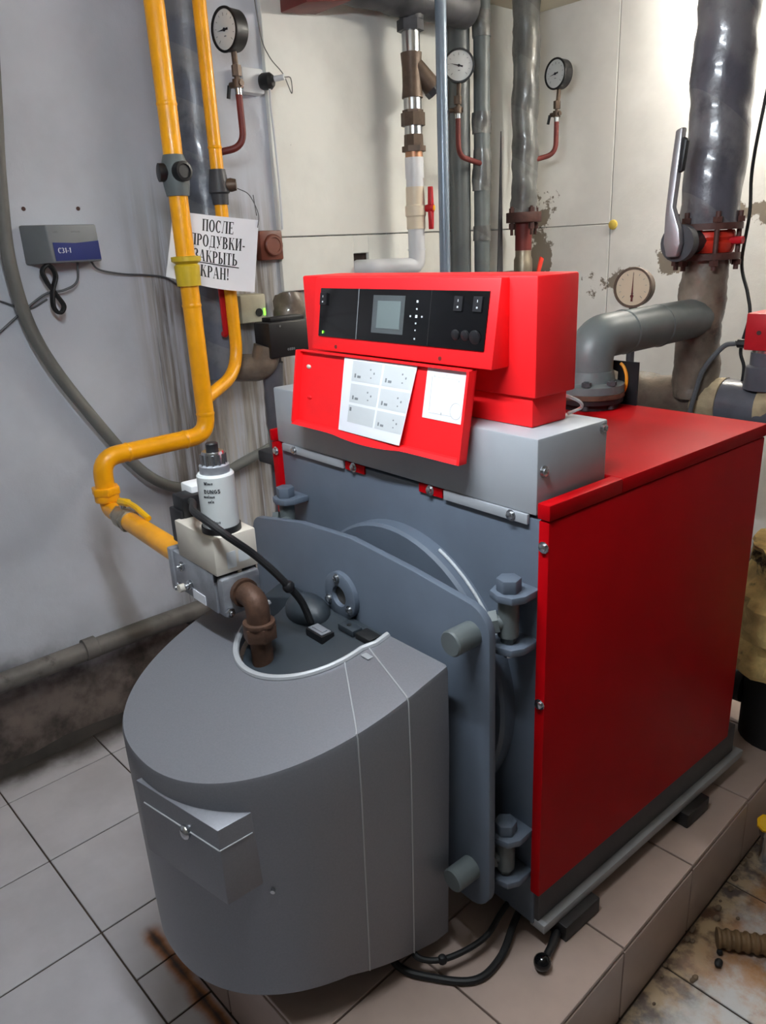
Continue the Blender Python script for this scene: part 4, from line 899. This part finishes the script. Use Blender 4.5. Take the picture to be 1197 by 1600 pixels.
MB().tube(spline([(-2.34, 0.975, 1.556), (-2.345, 0.965, 1.50), (-2.35, 0.925, 1.478), (-2.362, 0.872, 1.47), (-2.369, 0.80, 1.425), (-2.369, 0.727, 1.375), (-2.369, 0.60, 1.28), (-2.369, 0.45, 1.20)]), 0.0036, 8).build('cord', M['cable'], ac)
gc_ = thing('power_lead', 'thin grey cord crossing the thick grey conduit on the left wall', 'cord', (-2.365, 0.7, 1.43))
(MB().tube(spline([(-2.3765, 0.45, 1.57), (-2.3765, 0.60, 1.52), (-2.3765, 0.744, 1.461), (-2.3765, 0.818, 1.432), (-2.3765, 0.88, 1.455)]), 0.003, 8).build('cord_jacket', M['cable'], gc_))
tag(MB().tube(spline([(-2.34, 1.015, 1.556), (-2.36, 1.045, 1.530), (-2.368, 1.12, 1.513), (-2.37, 1.20, 1.505), (-2.37, 1.27, 1.492), (-2.37, 1.33, 1.45)]), 0.003, 8).build('sensor_wire', M['cable']), 'thin wire running from the gas alarm to the right behind the sign', 'wire')
hs = thing('conduit_hose', 'thick grey conduit sagging in a long curve down the left wall', 'conduit', (-2.35, 1.2, 0.78))
MB().tube(spline([(-2.344, 0.86, 2.2), (-2.344, 0.825, 1.95), (-2.344, 0.800, 1.771), (-2.344, 0.784, 1.546), (-2.344, 0.822, 1.327), (-2.344, 0.953, 1.072), (-2.344, 1.098, 0.862), (-2.344, 1.258, 0.785), (-2.33, 1.47, 0.835), (-2.30, 1.60, 0.88), (-2.27, 1.72, 0.93)]), 0.0185, 14).build('hose', M['conduit'], hs)
lowp = thing('low_wall_pipe', 'grimy grey pipe running low along the left wall', 'pipe', (-2.33, 0.8, 0.3))
MB().tube([(-2.325, YF + 0.01, 0.365), (-2.325, 1.0, 0.338), (-2.325, 2.6, 0.30)], 0.032, 18).build('pipe', M['lowpipe'], lowp)
for y in (0.78, 0.80): MB().lathe((-2.325, y, 0.3435), (0, 1, -0.012), [(-0.012, 0.033), (-0.01, 0.037), (0.01, 0.037), (0.012, 0.033)], 18).build('pipe_socket', M['lowpipe'], lowp)
for y in (0.2, 1.15): MB().box(XW + 0.0005, -2.32, y, y + 0.025, 0.29, 0.315).build('pipe_bracket', M['darkpipe'], lowp)

# white plastic line with strainer
pp = thing('plastic_water_line', 'white plastic water pipe with bronze strainer and red butterfly handle', 'pipe', (-2.25, 2.325, 1.44))
px_, py_ = -2.25, 2.325
def seg(z0, z1, r, m, name, n=20, ra=None): return MB().lathe((px_, py_, z0), (0, 0, 1), [(0, r), (z1 - z0, ra or r)], n).build(name, m, pp)
seg(2.30, 2.335, 0.050, M['darkpipe'], 'top_nut', 6)
seg(2.23, 2.30, 0.034, M['chrome'], 'chrome_nipple')
ys = MB().lathe((px_, py_, 2.08), (0, 0, 1), [(0, 0.040), (0.04, 0.036), (0.10, 0.036), (0.15, 0.040)], 20).lathe((px_, py_, 2.20), (0.32, 0.62, -0.72), [(0, 0.033), (0.115, 0.036)], 20).build('strainer_body', M['bronze'], pp)
MB().lathe(Vector((px_, py_, 2.20)) + Vector((0.32, 0.62, -0.72)).normalized() * 0.115, (0.32, 0.62, -0.72), [(0, 0.038), (0.022, 0.038), (0.024, 0.032)], 8).build('strainer_cap', M['darkpipe'], ys)
seg(2.03, 2.08, 0.034, M['chrome'], 'chrome_nipple')
seg(2.00, 2.075 - 0.035, 0.040, M['bronze'], 'union_end', 6); seg(1.985, 2.03, 0.046, M['bronze'], 'union_nut', 8)
seg(1.955, 1.985, 0.034, M['chrome'], 'chrome_nipple'); seg(1.90, 1.955, 0.038, M['bronze'], 'reducer', 8, 0.036); seg(1.895, 1.915, 0.046, M['bronze'], 'reducer_nut', 6)
seg(1.875, 1.895, 0.034, M['copper'], 'copper_ring')
seg(1.80, 1.875, 0.036, M['ppr'], 'white_socket'); seg(1.77, 1.80, 0.034, M['ppr'], 'white_pipe')
vb = MB().lathe((px_, py_, 1.615), (0, 0, 1), [(0, 0.037), (0.045, 0.037), (0.05, 0.041), (0.085, 0.041), (0.09, 0.037), (0.155, 0.036)], 20).build('ball_valve', M['pprc'], pp)
hd = Vector((px_ + 0.035, py_ + 0.02, 1.69)); hn = Vector((0.75, 0.35, 0)).normalized(); hr = Vector((0, 0, 1)).cross(hn)
hbm = MB().lathe(hd, hn, [(0, 0.012), (0.022, 0.018), (0.034, 0.016)], 16)
for sgn_ in (1, -1):
    z0, z1 = 0.012 * sgn_, 0.078 * sgn_
    hbm.prism([hd + hn * 0.014 + hr * a + Vector((0, 0, z)) for a, z in ((-0.016, z0), (0.016, z0), (0.010, z1), (-0.010, z1))], [hd + hn * 0.030 + hr * a + Vector((0, 0, z)) for a, z in ((-0.016, z0), (0.016, z0), (0.010, z1), (-0.010, z1))])
hb_ = hbm.build('butterfly_handle', M['redpl'], vb, bevel=0.002)
MB().cyl(hd + hn * 0.033, hd + hn * 0.037, 0.010, n=14).build('handle_badge', M['ylever'], hb_)
MB().tube(fillet([(px_, py_, 1.615), (px_, py_, 1.475), (-2.30, 2.12, 1.478), (-2.40, 2.115, 1.478)], [0.03, 0.03]), 0.033, 18).build('white_elbow', M['ppr'], pp)
seg(1.535, 1.54, 0.036, M['ppr'], 'white_ring')
oh = thing('overhead_pipe', 'dark film-wrapped pipe running under the ceiling above the white water line', 'pipe', (-2.22, 2.1, 2.32))
wrapped(MB(), (-2.235, 1.86, 2.405), (-2.235, 2.625, 2.415), 0.072, 0.005, seed=12).build('wrapped_pipe', M['darkpipe'], oh)
MB().prism([(-2.34, 1.80, 2.305), (-2.20, 1.80, 2.305), (-2.15, 1.95, 2.32), (-2.34, 1.95, 2.32)], [(-2.34, 1.80, 2.345), (-2.20, 1.80, 2.345), (-2.15, 1.95, 2.36), (-2.34, 1.95, 2.36)]).build('bracket', M['redlead'], oh, bevel=0.003)
MB().lathe((-2.245, 2.328, 2.334), (0, 0, 1), [(0, 0.042), (0.03, 0.05), (0.06, 0.05)], 16).build('outlet_boss', M['darkpipe'], oh)
tag(MB().lathe((-2.09, 2.315, 0.002), (0, 0, 1), [(0, 0.0205), (2.4975, 0.0205)], 28).build('steel_post', M['bluepost']), 'slim blue-grey steel post standing in front of the wall pipes', 'post')
gp1 = thing('grey_pipe', 'wide dull grey pipe right behind the blue-grey post', 'pipe', (-2.315, 2.72, 0))
MB().cyl((-2.322, 2.678, 0.002), (-2.322, 2.678, 2.499), 0.044, n=28).build('pipe', mat('teal_grey_pipe', (92, 98, 100), 0.4, var=0.1), gp1)
gp2 = thing('grey_pipe', 'grey pipe in clear film carrying the partly hidden gauge', 'pipe', (-2.25, 2.735, 0))
MB().cyl((-2.25, 2.735, 0.002), (-2.25, 2.735, 2.499), 0.034, n=28).build('pipe', M['greypipe'], gp2)
for (z0, z1) in ((2.33, 2.42), (1.98, 2.06), (1.76, 1.92), (1.56, 1.62)):
    wrapped(MB(), (-2.25, 2.735, z0), (-2.25, 2.735, z1), 0.039, 0.004, 20, 8, int(z0 * 100)).build('film_band', M['film2'], gp2)
r3 = thing('wrapped_riser', 'film-wrapped grey riser in the corner with flange and red lever valve', 'pipe', (-2.2, 2.965, 0.3))
wrapped(MB(), (-2.2, 2.965, 1.67), (-2.2, 2.965, 2.499), 0.056, 0.005, seed=21).build('wrapped_pipe', M['film2'], r3)
fm_ = MB().lathe((-2.2, 2.965, 1.628), (0, 0, 1), [(0, 0.078), (0.018, 0.078), (0.024, 0.078), (0.042, 0.078)], 32).build('flange', M['flangebrown'], r3, bevel=0.002)
for a in (20, 110, 200, 290):
    p = Vector((-2.2 + 0.062 * math.cos(math.radians(a - 40)), 2.965 + 0.062 * math.sin(math.radians(a - 40)), 1.60))
    MB().hexa(p, p + Vector((0, 0, 0.025)), 0.013).hexa(p + Vector((0, 0, 0.07)), p + Vector((0, 0, 0.088)), 0.013).cyl(p - Vector((0, 0, 0.025)), p + Vector((0, 0, 0.095)), 0.007, n=8).build('flange_bolt', M['flangebrown'], fm_)
MB().cyl((-2.2, 2.965, 1.51), (-2.2, 2.965, 1.628), 0.037, n=24).build('red_lead_pipe', M['redlead'], r3)
bvb = MB().lathe((-2.2, 2.965, 1.38), (0, 0, 1), [(0, 0.032), (0.03, 0.034), (0.04, 0.042), (0.09, 0.042), (0.105, 0.036), (0.13, 0.036)], 20).build('brass_valve', M['brass'], r3)
MB().prism([(-2.15, 2.975, 1.36), (-2.15, 2.998, 1.36), (-2.15, 3.045, 1.47), (-2.15, 3.02, 1.48)], [(-2.142, 2.975, 1.36), (-2.142, 2.998, 1.36), (-2.142, 3.045, 1.47), (-2.142, 3.02, 1.48)]).build('red_lever', M['orange'], bvb, bevel=0.002)
MB().cyl((-2.2, 2.965, 0.002), (-2.2, 2.965, 1.38), 0.036, n=24).build('lower_pipe', M['darkpipe'], r3)
tag(MB().prism([(-2.27, 2.86, 1.3), (-2.27, 2.905, 1.3), (-2.27, 2.885, 2.0)], [(-2.265, 2.86, 1.3), (-2.265, 2.905, 1.3), (-2.265, 2.885, 2.0)]).build('metal_wedge', M['darkpipe']), 'narrow dark metal wedge standing left of the corner riser', 'metal strip')
tag(MB().lathe((-1.905, YB - 0.0165, 1.60), (0, -1, 0), [(0, 0.021), (0.006, 0.02), (0.009, 0.014)], 20).build('foam_cap', mat('yellow_foam', (214, 186, 84), 0.7)), 'small round yellow cap on the back wall', 'cap')

# ================================================================ BOILER FLOW PIPE, RISER, HEADER
fp = thing('flow_pipe', 'grey painted elbow pipe rising from the boiler top to the large riser', 'pipe', L(-0.41, 0.66, 1.156))
fy = 0.66
BB().tube(fillet([(-0.41, fy, 1.20), (-0.41, fy, 1.322), (-0.41, 1.15, 1.326)], 0.12, 12), 0.0545, 28).build('elbow_pipe', M['greypipe'], fp)
BB().lathe((-0.41, fy, 1.195), (0, 0, 1), [(0, 0.084), (0.018, 0.084), (0.024, 0.062), (0.05, 0.057)], 36).build('flange', M['greypipe'], fp)
BB().lathe((-0.41, fy, 1.183), (0, 0, 1), [(0, 0.086), (0.0115, 0.086)], 36).build('rusty_gasket', M['rust'], fp)
BB().lathe((-0.41, fy, 1.1555), (0, 0, 1), [(0, 0.072), (0.014, 0.072), (0.015, 0.083), (0.027, 0.083)], 36).build('lower_flange', M['black'], fp)
for y in (0.79, 0.95): BB().lathe((-0.41, y, 1.3235), (0, 1, 0), [(-0.004, 0.0546), (0, 0.0565), (0.004, 0.0546)], 28).build('weld_seam', M['greypipe'], fp)
for a in (200, 250, 300, 350):
    p = Vector((-0.41 + 0.074 * math.cos(math.radians(a)), fy + 0.074 * math.sin(math.radians(a)), 1.158))
    BB().cyl(p, p + Vector((0, 0, 0.07)), 0.007, n=10).hexa(p + Vector((0, 0, 0.058)), p + Vector((0, 0, 0.068)), 0.012).build('flange_bolt', M['darkpipe'], fp)
bp = thing('black_bracket_plate', 'black sheet plate standing on the boiler top behind the flow flange', 'plate', L(-0.33, 0.735, 1.156))
BB().prism([(-0.375, 0.728, 1.1555), (-0.318, 0.728, 1.1555), (-0.318, 0.728, 1.262), (-0.415, 0.728, 1.262), (-0.415, 0.728, 1.245), (-0.375, 0.728, 1.235)], [(-0.375, 0.732, 1.1555), (-0.318, 0.732, 1.1555), (-0.318, 0.732, 1.262), (-0.415, 0.732, 1.262), (-0.415, 0.732, 1.245), (-0.375, 0.732, 1.235)]).build('plate', M['black'], bp)
BB().tube([(-0.375 + 0.03 * math.cos(a), 0.722, 1.215 + 0.045 * math.sin(a)) for a in [math.radians(-70 + 140 * k / 12) for k in range(13)]], 0.004, 8).build('orange_seal', M['ring_o'], bp)
R = L(-0.41, 1.176, 0)
ri = thing('main_riser', 'thick film-wrapped riser pipe with a red butterfly valve at right', 'pipe', (R.x, R.y, 1.0))
wrapped(MB(), (R.x, R.y, 1.10), (R.x, R.y, 1.482), 0.062, 0.005, seed=31).build('lower_wrap', M['wrapb'], ri)
wrapped(MB(), (R.x, R.y, 1.572), (R.x + 0.005, R.y + 0.01, 2.499), 0.077, 0.005, 32, 50, 33).build('upper_wrap', M['film3'], ri)
def rl(x, y, z): return R + BXv * x + BYv * y + Vector((0, 0, z))
bf = MB().lathe(R + Vector((0, 0, 1.50)), (0, 0, 1), [(0, 0.066), (0.01, 0.070), (0.025, 0.072), (0.032, 0.066), (0.04, 0.072), (0.052, 0.070), (0.058, 0.066)], 32).build('valve_body', M['orange'], ri)
MB().lathe(R + Vector((0, 0, 1.482)), (0, 0, 1), [(0, 0.088), (0.017, 0.088)], 36).build('valve_flange', M['flangebrown'], bf)
MB().lathe(R + Vector((0, 0, 1.559)), (0, 0, 1), [(0, 0.088), (0.017, 0.088)], 36).build('valve_flange', M['flangebrown'], bf)
for a in (10, 70, 130, 190, 250, 310):
    p = R + Vector((0.08 * math.cos(math.radians(a)), 0.08 * math.sin(math.radians(a)), 1.455))
    MB().cyl(p, p + Vector((0, 0, 0.15)), 0.007, n=8).hexa(p + Vector((0, 0, 0.012)), p + Vector((0, 0, 0.026)), 0.013).hexa(p + Vector((0, 0, 0.122)), p + Vector((0, 0, 0.136)), 0.013).build('flange_bolt', M['flangebrown'], bf)
MB().tube([rl(0.066, 0, 1.53), rl(0.10, 0, 1.53)], 0.010, 8).build('valve_lug', M['redpl'], bf)
MB().tube([rl(0, -0.06, 1.53), rl(0, -0.135, 1.53)], 0.03, 20).tube([rl(0, -0.13, 1.53), rl(0, -0.158, 1.53)], 0.047, 24).build('valve_neck', M['darkpipe'], bf)
# cast lever
prof = [(0.014, 1.496), (-0.016, 1.496), (-0.026, 1.53), (-0.027, 1.60), (-0.022, 1.70), (-0.014, 1.800), (0.006, 1.806), (0.000, 1.70), (-0.006, 1.62), (0.016, 1.565), (0.022, 1.53)]
lev = MB().prism([rl(x, -0.182, z) for x, z in prof], [rl(x, -0.159, z) for x, z in prof]).build('valve_lever', M['alu'], bf, bevel=0.005)
pr2 = [(0.001, 1.70), (0.010, 1.705), (0.017, 1.775), (0.006, 1.783)]
MB().prism([rl(x, -0.178, z) for x, z in pr2], [rl(x, -0.162, z) for x, z in pr2]).build('lever_trigger', M['black'], lev, bevel=0.002)
hdz = 1.085
hp = thing('header_pipe', 'dirty insulated header pipe running behind the red boiler top', 'pipe', (-0.9, 2.2, 1.0))
wrapped(MB(), (-1.75, 2.205, hdz), (-0.985, 2.205, hdz), 0.068, 0.006, 28, 40, 41).build('tan_section', M['wrapb'], hp)
wrapped(MB(), (-0.985, 2.205, hdz - 0.005), (0.35, 2.205, hdz - 0.005), 0.072, 0.004, 28, 40, 42).build('dark_section', M['wrapd'], hp)
for (x, z) in ((-0.945, 1.10), (-0.765, 1.115)):
    wrapped(MB(), (x - 0.04, 2.203, z - 0.02), (x + 0.03, 2.203, z - 0.02), 0.073, 0.006, 24, 8, int(-x * 100)).build('wool_patch', M['tan'], hp)
for x in (-1.75, 0.30):
    MB().cyl((x, 2.205, 0.002), (x, 2.205, hdz), 0.02, n=12).build('support_leg', M['darkpipe'], hp)
sb = thing('actuator_stub', 'dark pipe stub with a red actuator head at the right edge', 'actuator', (-0.80, 2.2, 1.15))
MB().lathe((-0.80, 2.19, 1.14), (0, 0, 1), [(0, 0.058), (0.06, 0.056), (0.065, 0.047), (0.10, 0.047)], 28).build('stub', M['wrapd'], sb)
MB().lathe((-0.80, 2.19, 1.2395), (0, 0, 1), [(0, 0.044), (0.008, 0.044)], 28).build('chrome_ring', M['chrome'], sb)
MB().box(-0.852, -0.73, 2.14, 2.24, 1.2475, 1.345).build('red_head', M['redpl'], sb, bevel=0.004)
MB().cyl((-0.815, 2.14, 1.295), (-0.815, 2.138, 1.295), 0.006, n=10).build('screw', M['flangebrown'], sb)
MB().tube([(-0.852, 2.16, 1.262), (-0.875, 2.16, 1.262)], 0.012, 10).build('cable_gland', M['black'], sb)
tag(MB().tube(spline([(-0.88, 2.16, 1.262), (-0.915, 2.16, 1.25), (-0.95, 2.13, 1.19), (-0.962, 2.12, 1.13), (-0.972, 2.115, 1.06), (-0.975, 2.13, 0.98)]), 0.007, 8).build('actuator_cable', M['cable']), 'grey cable arching from the red actuator head down behind the boiler', 'cable')
tag(MB().tube(spline([(-0.90, 2.27, 2.3), (-0.91, 2.28, 2.0), (-0.935, 2.28, 1.73), (-0.93, 2.28, 1.60), (-0.925, 2.25, 1.47), (-0.888, 2.22, 1.39), (-0.872, 2.21, 1.33), (-0.882, 2.2, 1.24), (-0.868, 2.2, 1.19), (-0.87, 2.2, 1.12)]), 0.0048, 8).build('black_cable', M['rubber']), 'black cable hanging beside the main riser', 'cable')
tag(MB().tube([(-1.0, 2.95, 1.12), (-0.55, 2.93, 1.10)], 0.03, 14).build('far_pipe', M['lowpipe']), 'thin pipe along the back wall behind the actuator stub', 'pipe')
th = gauge('round cream thermometer with dark red needle behind the grey elbow pipe', (-1.222, 2.195, 1.405), (0.12, -0.99, 0.05), None, 0.056, True, 90, False, 0.04, None, 'thermometer', M['bronze'])
MB().cyl((-1.226, 2.215, 1.15), (-1.226, 2.215, 1.36), 0.0125, n=12).build('stem', M['darkpipe'], th)
# things behind the boiler at right
wp = thing('insulated_drop', 'vertical pipe in torn yellow mineral wool behind the boiler', 'pipe', (-0.60, 2.03, 0.28))
wrapped(MB(), (-0.60, 2.01, 0.42), (-0.60, 2.02, 0.78), 0.125, 0.03, 26, 16, 51).build('wool_jacket', M['wool'], wp)
MB().tube([(-0.60, 2.04, 0.74), (-0.60, 2.10, 0.95), (-0.60, 2.17, 1.03)], 0.06, 16).build('black_neck', M['darkpipe'], wp)
MB().cyl((-0.60, 2.02, 0.2005), (-0.60, 2.02, 0.43), 0.095, n=24).build('black_foot', M['rubber'], wp)
MB().tube([(-0.56, 2.02, 0.33), (0.25, 2.02, 0.33)], 0.085, 20).build('added_dark_pipe', M['rubber'], wp)  # added black pipe, darkens the bright gap right of the foot
MB().box(0.10, 0.18, 1.97, 2.07, 0.0005, 0.26).build('added_pipe_support', M['darkpipe'], wp)  # block added to carry that extra pipe
rt = thing('return_pipe', 'dark return pipe lying low behind the boiler', 'pipe', (-0.7, 2.10, 0.2))
MB().tube([(-1.30, 2.02, 0.32), (-0.765, 2.02, 0.32)], 0.105, 22).build('pipe', M['rubber'], rt)
MB().box(-1.2, -1.12, 1.97, 2.07, 0.2005, 0.23).build('pipe_saddle', M['darkpipe'], rt); MB().cyl((-0.765, 2.02, 0.32), (-0.695, 2.02, 0.32), 0.05, n=18).build('pipe_neck', M['darkpipe'], rt)
ch = thing('corrugated_hose', 'short piece of brown corrugated hose on the stained floor', 'hose', (-0.4, 1.45, 0))
cpts = []; crad = []
for k in range(72):
    q = k / 71; cpts.append(Vector((-0.478 + 0.30 * q, 1.418 + 0.17 * q + 0.01 * math.sin(q * 3), 0.0245))); crad.append(0.0235 if k % 4 < 2 else 0.0195)
MB().tube(cpts, crad, 14).build('ribbed_tube', M['corr'], ch)
tag(MB().sphere((-0.452, 1.372, 0.009), 0.009, 10, (1, 1.3, 1)).build('dirt_lump', M['rubber']), 'small black lump on the stained tile beside the hose', 'lump')
tag(MB().sphere((-0.463, 1.402, 0.007), 0.007, 10, (1, 1, 1)).build('dirt_lump', M['rubber']), 'tiny black crumb right under the corrugated hose end', 'lump')
dv_ = thing('drain_valve', 'small drain valve with yellow handle by the plinth', 'valve', (-0.50, 1.745, 0.0))
MB().cyl((-0.505, 1.75, 0.001), (-0.505, 1.75, 0.09), 0.010, n=12).build('pipe', M['chrome'], dv_)
MB().lathe((-0.505, 1.75, 0.085), (0, 0, 1), [(0, 0.016), (0.02, 0.018), (0.03, 0.014)], 14).build('valve_body', M['chrome'], dv_)
MB().lathe((-0.507, 1.745, 0.115), (0.2, -0.4, 0.8), [(0, 0.018), (0.006, 0.023), (0.016, 0.023), (0.020, 0.017)], 8).build('handle', M['ylever'], dv_)
rub = MB(); rn = random.Random(9)
for k in range(30):       # crumbled mortar along the foot of the plinth
    y = 0.75 + rn.random() * 1.1; x = PX1 + 0.002 + rn.random() ** 2 * 0.07; s = 0.003 + 0.006 * rn.random()
    rub.sphere((x + s, y, s * 0.4), s, 8, (1, 1.4, 0.6))
ro = rub.build('mortar_crumbs', mat('mortar_crumb', (110, 92, 74), 0.95, var=0.3)); tag(ro, 'crumbled mortar scattered along the foot of the plinth', 'rubble'); ro['kind'] = 'stuff'
